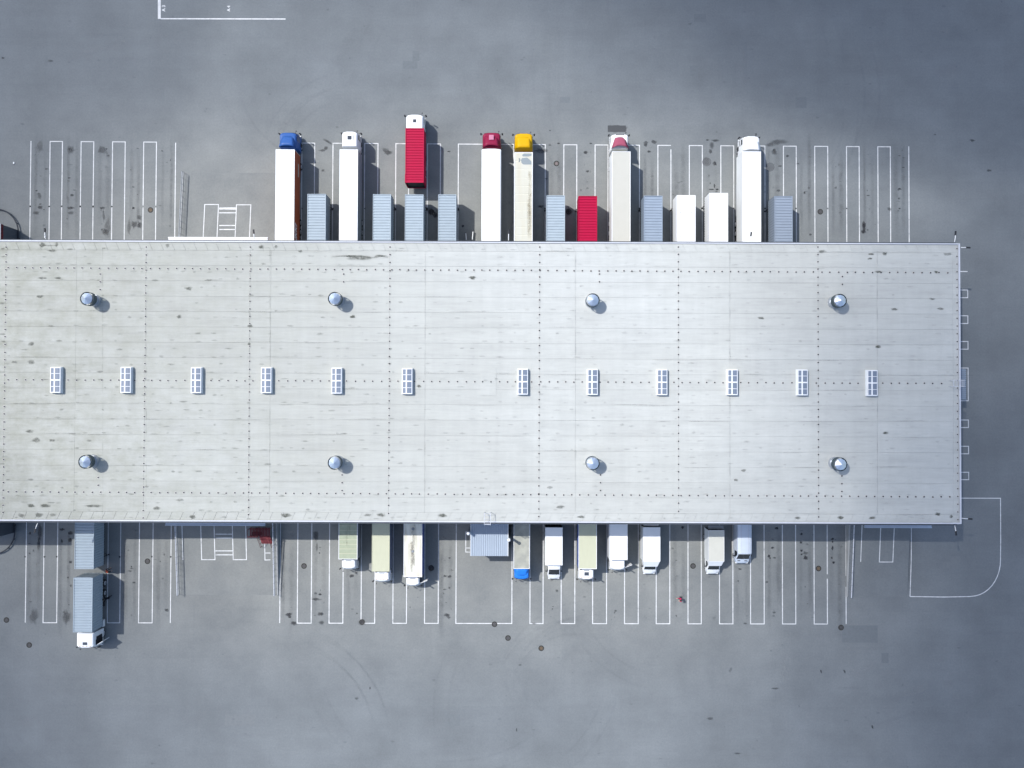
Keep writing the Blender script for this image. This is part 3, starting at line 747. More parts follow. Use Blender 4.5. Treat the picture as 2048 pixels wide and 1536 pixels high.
# ------------------------------------------------------------------ manhole covers
M_IRON = paint('cast_iron', (.03, .029, .028), .6, .4, dirtcol=(.06, .055, .05), scale=6)
M_IRONB = paint('rusty_iron', (.105, .075, .05), .7, .5, dirtcol=(.2, .17, .12), scale=6)
M_IRONP = paint('pinkish_concrete', (.19, .16, .155), .8, .3, scale=6)
MANH = [(301, 420, 'm', 'brown manhole cover between the painted lines left of the north ramp'),
        (1113, 327, 'p', 'pale pinkish manhole cover beside the yellow-cabbed truck'),
        (1640.5, 423.5, 'd', 'black manhole cover in the empty bays right of the blue-grey container'),
        (608, 1132, 'd', 'grey manhole cover left of the first olive-roofed truck'),
        (724, 1244, 'd', 'dark manhole cover on the corner of a painted bay box'),
        (862.5, 1136, 'd', 'manhole cover in the shadow of the open-doored truck'),
        (1386, 1132, 'd', 'dark manhole cover between the white box van and the cream box van'),
        (1637, 1137, 'm', 'brown manhole cover in the empty bays near the southeast ramp'),
        (1682, 1255, 'd', 'black manhole cover below the last long painted line'),
        (989, 1248.5, 'd', 'dark manhole cover on the wide painted box below the annex'),
        (1016, 1276, 'd', 'dark manhole cover in open yard below the wide box'),
        (1082.5, 1296.5, 'm', 'reddish brown manhole cover farthest into the south yard'),
        (295, 1122.5, 'd', 'grey manhole cover right of the docked bottom-left container'),
        (58.5, 1290, 'd', 'grey manhole cover at the lower left of the parked container truck'),
        (13, 1240, 'd', 'faint manhole cover nearest the left frame edge'),
        (863, 424, 'd', 'manhole cover in the shadow between two light blue containers'),
        (1137, 423.5, 'd', 'manhole cover in the shadow left of the red container'),
        (1117, 1135, 'd', '')]
for px, py, k, lb in MANH:
    if not lb: continue
    x, y = G(px, py); t = empty('manhole_cover', (x, y, 0)); tag(t, lb, 'manhole cover', 'manhole covers in the yard')
    m_ = MB()
    n = 24
    for i in range(n):
        a0, a1 = 2*PI*i/n, 2*PI*(i+1)/n
        m_.add([(r*math.cos(a), r*math.sin(a), z_) for r, a, z_ in ((.39, a0, .012), (.39, a1, .012), (.25, a1, .016), (.25, a0, .016))], [(0, 1, 2, 3)])
    m_.build('frame', M_IRON, t)
    c_ = MB().cyl((0, 0, -.02), .24, .026, n=24); c_.build('lid', {'m': M_IRONB, 'p': M_IRONP, 'd': paint('worn_iron', (.075, .075, .078), .6, .5, scale=5)}[k], t)
    r_ = MB()
    for a in range(6): r_.box(-.012+.18*math.cos(a*PI/3)-.03, .012+.18*math.cos(a*PI/3)+.03, -.03+.18*math.sin(a*PI/3), .03+.18*math.sin(a*PI/3), .006, .014)
    r_.build('lug', M_IRON, t)
for px, py, lb in ((1413.5, 323.5, 'round slotted drain grate above the plain white container'), (1540, 334, 'round slotted drain grate right of the white cab at far right')):
    x, y = G(px, py); t = empty('drain_grate', (x, y, 0)); tag(t, lb, 'drain')
    MB().cyl((0, 0, -.02), .62, .028, n=20).build('frame', paint('grate_iron', (.085, .088, .095), .7, .4, scale=5), t)
    for k in range(7):
        yy = -.5+k*.165; wq = math.sqrt(max(.02, .5-yy*yy*1.4))*.8
        MB().box(-wq, wq, yy, yy+.06, .009, .02).build('slot_bar', M_ASPH, t)

# ------------------------------------------------------------------ vehicles
def outline(hw, yb, yf, rf=.3, rb=.08, bow=.08, n=4):
    P = []
    for k in range(n+1):
        a = PI/2*k/n; P.append((-hw+rb-rb*math.cos(a)*1, yb+rb-rb*math.sin(a)))
    P = [(-hw+rb*(1-math.cos(PI/2*k/n)), yb+rb*(1-math.sin(PI/2*k/n))) for k in range(n+1)]
    P += [(hw-rb*(1-math.sin(PI/2*k/n)), yb+rb*(1-math.cos(PI/2*k/n))) for k in range(n+1)]
    P += [(hw-rf*(1-math.cos(PI/2*k/n)), yf-rf*(1-math.sin(PI/2*k/n))) for k in range(n+1)]
    P += [(hw*.4, yf+bow*.8), (-hw*.4, yf+bow*.8)]
    P += [(-hw+rf*(1-math.sin(PI/2*k/n)), yf-rf*(1-math.cos(PI/2*k/n))) for k in range(n+1)]
    return P
def lev(levels, **kw):
    rings = []
    for z, hw, yb, yf, rf in levels:
        rings.append([(x, y, z) for x, y in outline(hw, yb, yf, rf, **kw)])
    return MB().loft(rings)

_wheel = {}
def wheel(parent, x, y, r=.5, wd=.30, side=1):
    key = (round(r, 2), round(wd, 2))
    if key not in _wheel:
        t = MB(); n = 20
        prof = [(-wd/2, r*.62), (-wd/2, r*.93), (-wd/2*.8, r), (wd/2*.8, r), (wd/2, r*.93), (wd/2, r*.62)]
        rings = [[(px, rr*math.cos(2*PI*i/n), rr*math.sin(2*PI*i/n)) for i in range(n)] for px, rr in prof]
        t.loft(rings, cap=True); tm = t.mesh('wheel', M_RUBBER); smooth_mesh(tm, 40)
        q = MB(); q.cyl((wd/2-.03, 0, 0), r*.60, .05, 'x', 18); q.mi = 1; q.cyl((wd/2, 0, 0), r*.2, .09, 'x', 12)
        _wheel[key] = (tm, q.mesh('rim', [M_RIM, M_GREY]))
    tm, rm = _wheel[key]
    o = bpy.data.objects.new('wheel', tm); COL.objects.link(o); o.parent = parent; o.location = (x, y, r)
    if side < 0: o.rotation_euler = (0, 0, PI)
    p = bpy.data.objects.new('rim', rm); COL.objects.link(p); p.parent = o
def axle(parent, y, hw=1.22, r=.5, wd=.3, dual=False):
    for s_ in (-1, 1): wheel(parent, s_*(hw-(.3 if dual else wd/2)-.02), y, r, .56 if dual else wd, s_)

def corr_roof(w_, L_, z, pitch=.37, mat=None, parent=None, name='roof', groove=.07, y0=0.0, gw=.10, edge=.07):
    m_ = MB(); hw = w_/2-edge; n = max(1, round((L_-2*edge)/pitch)); p = (L_-2*edge)/n
    ys_ = []
    for k in range(n):
        a = y0+edge+k*p; ys_ += [(a, 0), (a+p-gw*1.4, 0), (a+p-gw*.9, -groove), (a+p-gw*.4, -groove)]
    ys_.append((y0+edge+n*p, 0)); vs = []
    for y, dz in ys_: vs += [(-hw, y, z+dz), (hw, y, z+dz)]
    m_.add(vs, [(2*i, 2*i+1, 2*i+3, 2*i+2) for i in range(len(ys_)-1)])
    return m_.build(name, mat, parent)
def roof_frame(w_, L_, z, mat, parent, y0=0, e=.09, name='top_rail'):
    m_ = MB(); hw = w_/2
    m_.box(-hw, -hw+e, y0, y0+L_, z-.12, z+.03); m_.box(hw-e, hw, y0, y0+L_, z-.12, z+.03)
    m_.box(-hw+e, hw-e, y0, y0+e, z-.12, z+.028); m_.box(-hw+e, hw-e, y0+L_-e, y0+L_, z-.12, z+.028)
    return m_.build(name, mat, parent)
def side_walls(w_, L_, z0, z1, mat, parent, y0=0, pitch=.34, depth=.035, corr=True, name='side_panel'):
    for s_ in (-1, 1):
        m_ = MB(); x = s_*(w_/2-.01)
        if corr:
            n = max(1, round(L_/pitch)); p = L_/n; ys_ = []
            for k in range(n): a = y0+k*p; ys_ += [(a, 0), (a+p*.35, 0), (a+p*.5, depth), (a+p*.85, depth)]
            ys_.append((y0+n*p, 0)); vs = []
            for y, d_ in ys_: vs += [(x-s_*d_, y, z0), (x-s_*d_, y, z1)]
            m_.add(vs, [(2*i, 2*i+2, 2*i+3, 2*i+1) if s_ > 0 else (2*i+1, 2*i+3, 2*i+2, 2*i) for i in range(len(ys_)-1)])
            m_.box(x-s_*.05, x-s_*.09, y0, y0+L_, z0, z1)
        else: m_.box(x-s_*.05, x, y0, y0+L_, z0, z1)
        m_.build(name, mat, parent)
def end_wall(w_, y, z0, z1, mat, parent, name, out_=1, split=True):
    m_ = MB(); hw = w_/2-.03
    if split:
        m_.box(-hw, -.015, y-out_*.05, y, z0, z1); m_.box(.015, hw, y-out_*.05, y, z0, z1)
        for x in (-.75, -.35, .35, .75): m_.tube([(x, y+out_*.04, z0), (x, y+out_*.04, z1)], .02, 5)
    else: m_.box(-hw, hw, y-out_*.05, y, z0, z1)
    m_.build(name, mat, parent)

def put(name, x0, x1, yf_px, h, direction, rear=None, label='', cat='', group=None):
    """direction +1 faces north (top row), -1 faces south; returns root, width, length"""
    ym = (YN+.12) if direction > 0 else (YS-.12)
    (ax, ay), (bx, by) = G(x0, yf_px, h), G(x1, yf_px, h)
    fy = (ay+by)/2; cx = (ax+bx)/2
    if rear is not None: ym = G((x0+x1)/2, rear, h)[1]
    L_ = abs(fy-ym); t = empty(name, (cx, ym, 0), 0 if direction > 0 else PI)
    tag(t, label, cat, group); return t, bx-ax, L_

def chassis(parent, y0, y1, z=1.05):
    m_ = MB(); m_.box(-.45, -.33, y0, y1, z-.28, z); m_.box(.33, .45, y0, y1, z-.28, z)
    k = y0+.3
    while k < y1: m_.box(-.33, .33, k, k+.08, z-.22, z-.05); k += 1.2
    m_.build('chassis', M_DARK, parent)

def cab_over(parent, y0, L_, w_, H, mat, hatch=None, defl=None, mirror=True, door_open=False, dcol=None, visor=False, rails=False, lights=False, rearwin=False, sidewin=True):
    hw = w_/2; g = dcol or mat
    b_ = lev([(.55, hw-.04, y0, y0+L_-.05, .25), (.9, hw, y0, y0+L_, .28), (2.0, hw, y0, y0+L_, .30), (H-.35, hw-.07, y0, y0+L_-.16, .34), (H-.1, hw-.12, y0+.03, y0+L_-.22, .36), (H, hw-.22, y0+.10, y0+L_-.38, .36)])
    cb = b_.build('cab', mat, parent, smooth=True)
    yf = y0+L_
    ws = MB(); ws.add([(-hw+.18, yf+.035, 1.75), (hw-.18, yf+.035, 1.75), (hw*.4, yf+.085, 1.75), (-hw*.4, yf+.085, 1.75), (-hw+.25, yf-.12, H-.42), (hw-.25, yf-.12, H-.42), (hw*.4, yf-.04, H-.42), (-hw*.4, yf-.04, H-.42)],
           [(0, 3, 7, 4), (3, 2, 6, 7), (2, 1, 5, 6)]).build('windscreen', M_GLASS, cb)
    if sidewin:
        for s_ in (-1, 1):
            MB().add([(s_*(hw+.012), yf-1.15, 1.7), (s_*(hw+.012), yf-.32, 1.55), (s_*(hw-.045), yf-.42, H-.5), (s_*(hw-.045), yf-1.1, H-.5)], [(0, 1, 2, 3) if s_ > 0 else (3, 2, 1, 0)]).build('side_window', M_GLASS, cb)
    MB().box(-hw+.3, hw-.3, yf+.02, yf+.11, .75, 1.45).build('grille', M_DARK, cb)
    MB().box(-hw+.02, hw-.02, yf-.25, yf+.16, .3, .58, .04).build('bumper', M_GREY, cb)
    for s_ in (-1, 1):
        MB().box(s_*(hw-.35), s_*(hw-.06), yf+.0, yf+.13, .62, .82).build('headlight', M_LAMP, cb)
        MB().box(s_*(hw-.02), s_*(hw+.03), yf-1.5, yf-.9, .5, 1.2).build('step', M_DARK, cb)
    if mirror:
        for s_ in (-1, 1):
            m_ = MB(); m_.tube([(s_*(hw-.05), yf-.15, 2.45), (s_*(hw+.2), yf-.02, 2.45)], .025, 5)
            m_.box(s_*(hw+.12), s_*(hw+.30), yf-.06, yf+.03, 1.75, 2.5, .02)
            m_.build('mirror', M_DARK, cb)
        m_ = MB(); m_.tube([(hw-.35, yf-.1, 2.55), (hw-.28, yf+.28, 2.5)], .02, 5); m_.box(hw-.35, hw-.2, yf+.24, yf+.3, 2.35, 2.5); m_.build('front_mirror', M_DARK, cb)
    if hatch:
        hy, hwid, hl = hatch
        o = MB().box(-hwid, hwid, yf-hy-hl, yf-hy, H-.03, H+.045, .015).build('roof_hatch', M_HATCH if hatch else None, cb)
        if rails:
            m_ = MB()
            for s_ in (-1, 1): m_.box(s_*(hwid+.18), s_*(hwid+.24), yf-hy-hl-.1, yf-hy+.1, H-.02, H+.06)
            m_.build('hatch_rail', M_GREY, cb)
    if lights:
        m_ = MB()
        for x in (-.7, -.25, .25, .7): m_.box(x-.06, x+.06, yf-.42, yf-.34, H-.06, H+.05)
        m_.build('roof_light', paint('amber_lens', (.5, .3, .2), .3, .1), cb)
    if visor: MB().box(-.55, .55, yf-.30, yf-.2, H-.12, H+.0).build('sun_visor', M_DARK, cb)
    if defl:
        fw, rw, ht, arc = defl      # front half width, rear half width, height, rear bow
        ya_, yb_ = yf-.62, y0+.02
        n = 8; top = []; 
        for j in range(5):
            t = j/4; y = ya_+(yb_-ya_)*t; hwj = fw+(rw-fw)*t; z = H-.02+ht*(1-(1-t)**1.6)
            row = []
            for k in range(n+1):
                u = -1+2*k/n; fall = .0 if abs(u) < .72 else (abs(u)-.72)/.28
                row.append((u*(hwj+(.14 if abs(u) == 1 else 0)), y-arc*(1-u*u)*t+(.10*(1-u*u) if j == 0 else 0), z-fall*(.16+ht*.35*t) if j else H-.03))
            top.append(row)
        m_ = MB(); vs = [p for r in top for p in r]; W = n+1
        m_.add(vs, [(j*W+k, j*W+k+1, (j+1)*W+k+1, (j+1)*W+k) for j in range(4) for k in range(n)])
        base = [(x, y, H-.05) for x, y, z in top[-1]]
        # side skirts
        for k in (0, n):
            sk = [top[j][k] for j in range(5)]; sb = [(x, y, H-.1) for x, y, z in sk]
            m_.add(sk+sb, [(j, j+1, j+6, j+5) for j in range(4)])
        d_ = m_.build('wind_deflector', g, cb, smooth=True); smooth_mesh(d_.data, 14)
        sd = d_.modifiers.new('thickness', 'SOLIDIFY'); sd.thickness = .035; sd.offset = -1
    return cb

def semi(x0, x1, yf_px, cabf, label, boxm, roofm, sidem, cabm, h=4.0, rround=0, rib=False, stains=False, group='semi trailers backed up to the docks', cabx=None, **ck):
    t, w_, L_ = put('semi_truck', x0, x1, yf_px, h, 1, None, label, 'truck', group)
    hb = MB(); hw = w_/2
    # box
    if rround: o = lev([(1.15, hw, 0, L_, .1), (h-.12, hw, 0, L_, .12), (h-.03, hw-.03, .02, L_-.03, rround), (h, hw-.08, .06, L_-.08, rround)], bow=.10).build('trailer_box', boxm, t, smooth=True)
    else: o = MB().box(-hw, hw, 0, L_, 1.15, h-.02, .025).build('trailer_box', boxm, t)
    if not rround:
        roof_frame(w_, L_, h, M_WHITE, t, e=.07)
        if rib: corr_roof(w_, L_, h+.0, 1.14, roofm, t, 'trailer_roof', .022, gw=.09)
        else: MB().box(-hw+.07, hw-.07, .07, L_-.07, h-.018, h+.002).build('trailer_roof', roofm, t)
    else: MB().prism(outline(hw-.12, .1, L_-.12, rround*.8, bow=.08), h, h+.015).build('trailer_roof', roofm, t)
    for s_ in (-1, 1):
        MB().box(s_*(hw+.001), s_*(hw+.022), .08, L_-.1, 1.25, h-.14).build('side_panel', sidem, t)
        MB().box(s_*(hw-.12), s_*(hw-.06), 5.6, L_-3.6, .55, 1.1).build('side_guard', M_GREY, t)
    MB().box(-hw+.1, hw-.1, .02, .12, .45, .65).build('rear_bumper', M_DARK, t)
    end_wall(w_, -.0, 1.2, h-.08, M_WHITE2, t, 'rear_door', -1)
    chassis(t, .3, L_-.6, 1.14)
    for y in (1.9, 3.2, 4.5): axle(t, y, hw)
    m_ = MB()
    for s_ in (-1, 1): m_.box(s_*.75, s_*.9, L_-3.1, L_-2.95, .15, 1.1)
    m_.build('landing_leg', M_GREY, t)
    # tractor
    cxo = 0.0
    fy = abs(G((x0+x1)/2, cabf, 3.3)[1]-t.location.y)+.2
    cl = 2.2; cy = fy-cl
    if cabx:
        a = G(cabx[0], cabf, 3.2)[0]; b_ = G(cabx[1], cabf, 3.2)[0]; cw = min(2.5, b_-a+.2)
        cxo = (a+b_)/2-t.location.x
    else: cw = 2.46
    tr = empty('tractor', (cxo, 0, 0)); tr.parent = t
    chassis(tr, L_-2.6, fy-.3, 1.0)
    ax_y = L_-1.35
    for s_ in (-1, 1): wheel(t, cxo+s_*(cw/2-.32), ax_y, .5, .56, s_); wheel(t, cxo+s_*(cw/2-.18), fy-1.35, .5, .32, s_)
    cab_over(tr, cy, cl, cw, ck.pop('H', 3.25), cabm, **ck)
    MB().box(-1.15, -.65, L_-.1-.4, L_+.2, .5, 1.0).build('fuel_tank', M_GALV, tr)
    m_ = MB(); m_.tube([(-.25, cy-.02, 1.6), (-.2, cy-.35, 1.3), (-.1, L_+.0, 1.8)], .03, 6); m_.tube([(.2, cy-.02, 1.6), (.2, cy-.3, 1.3), (.1, L_+.0, 1.8)], .03, 6); m_.build('air_hose', M_RAIL, tr)
    # tractor is a grouping only: its parts are re-hung on the truck
    for ch in list(tr.children):
        ch.parent = t; ch.location.x += cxo
    bpy.data.objects.remove(tr)
    return t, w_, L_

M_BLUECAB = paint('blue_cab_paint', (.026, .085, .27), .4, .08)
M_ORANGE = paint('rust_orange_side', (.34, .075, .028), .5, .3, dirtcol=(.15, .07, .05), scale=.7)
M_MAROON = paint('maroon_paint', (.19, .010, .040), .35, .1)
M_PINK = paint('faded_maroon', (.26, .06, .10), .5, .15)
M_PINK2 = paint('pink_hatch', (.42, .16, .24), .4, .1)
M_YELLOW = paint('yellow_paint', (.50, .285, .002), .4, .12, dirtcol=(.4, .2, .01))
M_AGED = paint('aged_cream', (.455, .455, .40), .6, .42, dirtcol=(.40, .34, .21), stretch=(1.1, .10, 1), scale=1.0)
M_BEIGE = paint('beige_roof', (.415, .41, .37), .6, .25, dirtcol=(.36, .355, .31), scale=.8)
M_IVORY = paint('ivory_roof', (.80, .79, .74), .5, .08)

t1, w1, l1 = semi(551.5, 589.3, 299, 265, 'blue-cabbed semi truck with white roof and rust-orange lettered side', M_WHITE2, M_IVORY, M_ORANGE, M_BLUECAB, cabx=(559, 592), defl=(.62, 1.02, .6, -.12), H=3.15)
# lettering on the east side of that trailer
cu = bpy.data.curves.new('side_lettering', 'FONT'); cu.body = 'LINKKI'; cu.size = 1.5; cu.shear = .3; cu.offset = .035; cu.extrude = .003
cu.align_x = 'LEFT'
tmp = bpy.data.objects.new('tmp', cu); me = bpy.data.meshes.new_from_object(tmp); bpy.data.objects.remove(tmp)
me.materials.clear(); me.materials.append(M_WHITE)
lt = bpy.data.objects.new('side_lettering', me); COL.objects.link(lt); lt.parent = t1
lt.location = (w1/2+.028, .1, 2.72); lt.rotation_euler = (PI/2, 0, PI/2); lt.scale = (.78, .9, 1)
MB().box(w1/2+.023, w1/2+.03, l1-3.2, l1-1.4, 1.9, 2.3).build('side_decal', M_BEIGE, t1)
semi(679.3, 716, 299, 264.5, 'white-cabbed semi truck with plain white roof and grey side stripes', M_WHITE2, M_WHITE, M_GREY, M_WHITE, cabx=(685, 715), hatch=(.75, .27, .5), rails=True, defl=None, H=3.5)
semi(963.5, 1002, 298, 265.5, 'maroon-cabbed semi truck with white roof rounded at the front', M_WHITE2, M_WHITE, M_WHITE2, M_MAROON, rround=.55, cabx=(966, 1000), defl=(.75, 1.03, .5, -.22), H=3.2)
ty, wy_, ly = semi(1029, 1065.5, 304.5, 267, 'yellow-cabbed semi truck with stained cream panelled roof', M_CREAM, M_AGED, M_WHITE2, M_YELLOW, rib=True, cabx=(1030.5, 1064.5), defl=(.80, .98, .42, .0), H=3.2)
semi(1224, 1261, 303, 268, 'white cab with pink deflector pulling a beige-roofed semi trailer', M_CREAM, M_BEIGE, M_WHITE2, M_WHITE, cabx=(1224, 1256), defl=(.55, 1.02, .6, -.28), dcol=M_PINK, visor=True, H=3.2)
semi(1484.5, 1521.8, 303, 273, 'tall white semi truck at the right end of the dock row', M_WHITE2, M_WHITE, M_WHITE2, M_WHITE, cabx=(1487, 1518), defl=(.85, 1.08, .42, -.1), H=3.35)
# extra pieces: hatch on the maroon deflector, cabinet behind the yellow cab, puddle on the aged roof
def gpart(parent, name, mat, px0, px1, py0, py1, z, th=.02, bev=0):
    (a, b_), (c, d_) = G(px0, py0, z), G(px1, py1, z)
    rz = parent.rotation_euler.z; L0 = parent.location
    q = []
    for X, Y in ((a, b_), (c, d_)):
        X -= L0.x; Y -= L0.y
        if abs(rz) > 1: X, Y = -X, -Y
        q.append((X, Y))
    xs_, ys_ = sorted((q[0][0], q[1][0])), sorted((q[0][1], q[1][1]))
    return MB().box(*xs_, *ys_, z-th, z, bev).build(name, mat, parent)
tm_ = [o for o in bpy.data.objects if o.get('label', '').startswith('maroon-cabbed')][0]
gpart(tm_, 'roof_hatch', M_PINK2, 978, 987.5, 269.5, 279.5, 3.62, .25, .03)
pud = Dec()
def pudd(pts, st):
    b0 = len(pud.v); cx_ = sum(p[0] for p in pts)/len(pts); cy_ = sum(p[1] for p in pts)/len(pts)
    P = [(cx_, cy_)]+list(pts)
    for i, (px, py) in enumerate(P):
        x, y = G(px, py, 4.02); pud.v.append((x-ty.location.x, y-ty.location.y, 4.012)); pud.a.append(st)
    n = len(pts)
    for i in range(n): pud.f.append((b0, b0+1+(i+1) % n, b0+1+i))
pudd([(1048, 307), (1063, 307), (1063, 311), (1057, 313), (1046, 313), (1044, 310)], 1)
pudd([(1044, 316), (1054, 315), (1058, 318), (1063, 323), (1063, 329), (1047, 329), (1043, 326), (1042, 320)], 1)
pudd([(1037, 317), (1040, 316), (1040, 319), (1043, 320), (1040, 321), (1040, 324), (1037, 324), (1038, 320)], .8)
M_PUD = mat_decal('roof_puddle', (.20, .235, .25), .5, .95, .0, .1)
po_ = pud.build('rain_puddle', M_PUD, ty); del po_['kind']

# red container truck, facing north, standing clear of the dock
def container_truck(x0, x1, yfp, yrp, cabf, direction, label, cmat, openr, h=4.0, cabx=None, **ck):
    t, w_, L_ = put('container_truck', x0, x1, yfp, h, direction, yrp, label, 'truck')
    hw = w_/2; z0 = 1.25
    side_walls(w_, L_, z0, h-.05, cmat, t); corr_roof(w_, L_, h-.01, .36, cmat, t, 'container_roof'); roof_frame(w_, L_, h, cmat, t)
    MB().box(-hw+.05, hw-.05, .0, L_, z0-.02, z0+.08).build('container_floor', M_DARK, t)
    end_wall(w_, L_, z0, h-.1, cmat, t, 'front_wall', 1, False)
    MB().add([(-hw+.07, .07, h-.09), (hw-.07, .07, h-.09), (hw-.07, L_-.07, h-.09), (-hw+.07, L_-.07, h-.09)], [(3, 2, 1, 0)]).build('ceiling', M_DARK, t)
    fr = MB(); fr.box(-hw, -hw+.1, -.0, .1, z0, h-.12); fr.box(hw-.1, hw, -.0, .1, z0, h-.12); fr.box(-hw, hw, -.03, .08, z0-.16, z0+.06); fr.build('door_frame', cmat, t)
    if not openr: end_wall(w_, 0, z0+.06, h-.12, cmat, t, 'rear_door', -1)
    else:
        for s_ in (-1, 1): MB().box(s_*(hw+.03), s_*(hw+.07), .05, 1.2, z0, h-.15).build('open_door', cmat, t)
        MB().box(-hw+.05, hw-.05, .15, .2, z0+.1, h-.2).build('interior_shade', M_DARK, t)  # dark sheet stands in for the shade inside the open container
    chassis(t, .1, L_+1.6, z0-.03)
    fy = abs(G((x0+x1)/2, cabf, 3.0)[1]-t.location.y)+.15; cl = ck.pop('cl', 2.15)
    for y in (1.5, 2.85): axle(t, y, hw-.05, .5, .3, True)
    cxo = 0; cw = ck.pop('cw', 2.46)
    if cabx:
        a, b_ = G(cabx[0], cabf, 3.1)[0], G(cabx[1], cabf, 3.1)[0]; cxo = ((a+b_)/2-t.location.x)*direction
    for s_ in (-1, 1): wheel(t, cxo+s_*(cw/2-.17), fy-1.35, .5, .32, s_)
    pre = set(t.children)
    cab_over(t, fy-cl, cl, cw, ck.pop('H', 3.1), M_WHITE, **ck)
    for ch in t.children:
        if ch not in pre: ch.location.x += cxo
    for s_ in (-1, 1):
        m_ = MB(); m_.box(s_*(hw-.5), s_*(hw-.05), fy-3.3, fy-2.35, .45, .95, .03); m_.build('battery_box', M_WHITE2 if direction < 0 else M_GREY, t)
        MB().box(s_*(hw-.5), s_*(hw-.02), 3.9, 4.6, .5, .95, .03).build('tool_box', M_DARK, t)
    return t, w_, L_, fy, cxo
container_truck(811, 848, 256.3, 365.3, 229.5, 1, 'truck with bright red container pulled out of its bay, rear open', M_RED, True, cabx=(813, 845.5), hatch=(.8, .22, .42))
tB, wB, lB, fB, cB = container_truck(146, 184.3, 1264.5, 1155.5, 1295.5, -1, 'white-cabbed truck carrying a light blue corrugated container, cab door open', M_BLUEC, False, cabx=(152.5, 187), hatch=(.55, .3, .36), lights=True, defl=None)
def open_door(t, hw, fy, cxo, z1=2.5, side=-1, ang=58, sc=1.0):
    m_ = MB(); L_ = 1.05*sc
    m_.box(0, .07, -L_, 0, .75, 1.7); m_.box(0, .06, -L_, -L_+.07, 1.7, z1); m_.box(0, .06, -.08, 0, 1.7, z1); m_.box(0, .06, -L_, 0, z1-.05, z1+.02)
    o = m_.build('open_door', M_WHITE, t); o.location = (cxo+side*(hw-.02), fy-.3, 0); o.rotation_euler = (0, 0, math.radians(ang)*side)
    MB().add([(.03, -L_+.07, 1.7), (.03, -.08, 1.7), (.03, -.08, z1-.05), (.03, -L_+.07, z1-.05)], [(0, 1, 2, 3)]).build('window', M_GLASS, o)
    g = MB().box(cxo+side*(hw+.0), cxo+side*(hw+.02), fy-1.5, fy-.4, .9, z1).build('door_opening', M_DARK, t)
open_door(tB, 1.23, fB, cB, side=-1)
MB().box(-1.28, -.75, fB-2.15, fB-.95, .55, 1.05, .05).build('wheel_arch', M_WHITE, tB).location.x = cB
gpart(tB, 'door_top', M_BLUEG, 150, 183, 1154.6, 1155.4, 3.9, .1)

# swap containers on legs
def swap(x0, x1, yfp, direction, label, mat, corr=True, h=3.95, group='swap containers on legs at the docks', rails=None, rear=None):
    t, w_, L_ = put('container', x0, x1, yfp, h, direction, rear, label, 'container', group)
    z0 = 1.22; hw = w_/2
    side_walls(w_, L_, z0, h-.05, mat, t, corr=corr)
    if corr: corr_roof(w_, L_, h-.01, .375, mat, t, 'roof')
    else: MB().box(-hw+.05, hw-.05, .05, L_-.05, h-.05, h).build('roof', mat, t)
    roof_frame(w_, L_, h, rails or mat, t, e=.08 if corr else .05)
    end_wall(w_, L_, z0, h-.1, mat, t, 'front_wall', 1, False); end_wall(w_, 0, z0, h-.1, mat, t, 'rear_door', -1)
    MB().box(-hw+.03, hw-.03, .02, L_-.02, z0-.15, z0).build('floor_frame', M_DARK, t)
    for y in (1.0, L_-1.15):
        for s_ in (-1, 1):
            m_ = MB(); m_.box(s_*(hw+.0), s_*(hw+.09), y-.05, y+.05, .03, z0-.05); m_.box(s_*(hw-.06), s_*(hw+.16), y-.1, y+.1, 0, .03)
            m_.tube([(s_*(hw+.06), y, .45), (s_*(hw-.3), y-.75, z0-.1)], .03, 5); m_.tube([(s_*hw, y, z0-.1), (s_*(hw+.2), y+.02, z0-.25)], .03, 5)
            m_.build('leg', M_DARK, t)
    return t, w_, L_
swap(615, 651.8, 388, 1, 'light blue container between the orange-sided and plain white semi trailers', M_BLUEC)
swap(746, 782, 388.5, 1, 'light blue container right of the plain white semi truck', M_BLUEC)
swap(810, 847, 389, 1, 'light blue container directly below the red container truck', M_BLUEC)
swap(876.5, 912.5, 389, 1, 'light blue container left of the wide painted box and maroon-cabbed truck', M_BLUEC)
swap(1093, 1130, 391, 1, 'light blue container between the yellow-cabbed truck and the red container', M_BLUEC)
swap(1157, 1194.3, 392, 1, 'bright red corrugated container docked on legs', M_RED)
swap(1288, 1325, 391.5, 1, 'blue-grey container right of the beige-roofed semi trailer', M_BLUEG)
tw, ww_, lw_ = swap(1353.5, 1391, 390.5, 1, 'smooth plain white container with four small roof lugs', M_WHITE, corr=False)
for u in (-.62, .62):
    for v in (2.1, 5.3): MB().box(u*1.2-.05, u*1.2+.05, v, v+.13, 3.95, 3.99).build('roof_lug', M_GREY, tw)
swap(1418.5, 1456, 386, 1, 'white ribbed container left of the tall white semi truck', M_WHITE)
M_BLUEH = paint('pale_violet_blue_steel', (.215, .255, .31), .55, .12)
swap(1549, 1585, 392.3, 1, 'violet-blue corrugated container at the right end of the dock row', M_BLUEH)
swap(149, 187.3, 1138, -1, 'light blue container docked behind the parked container truck', M_BLUEC)

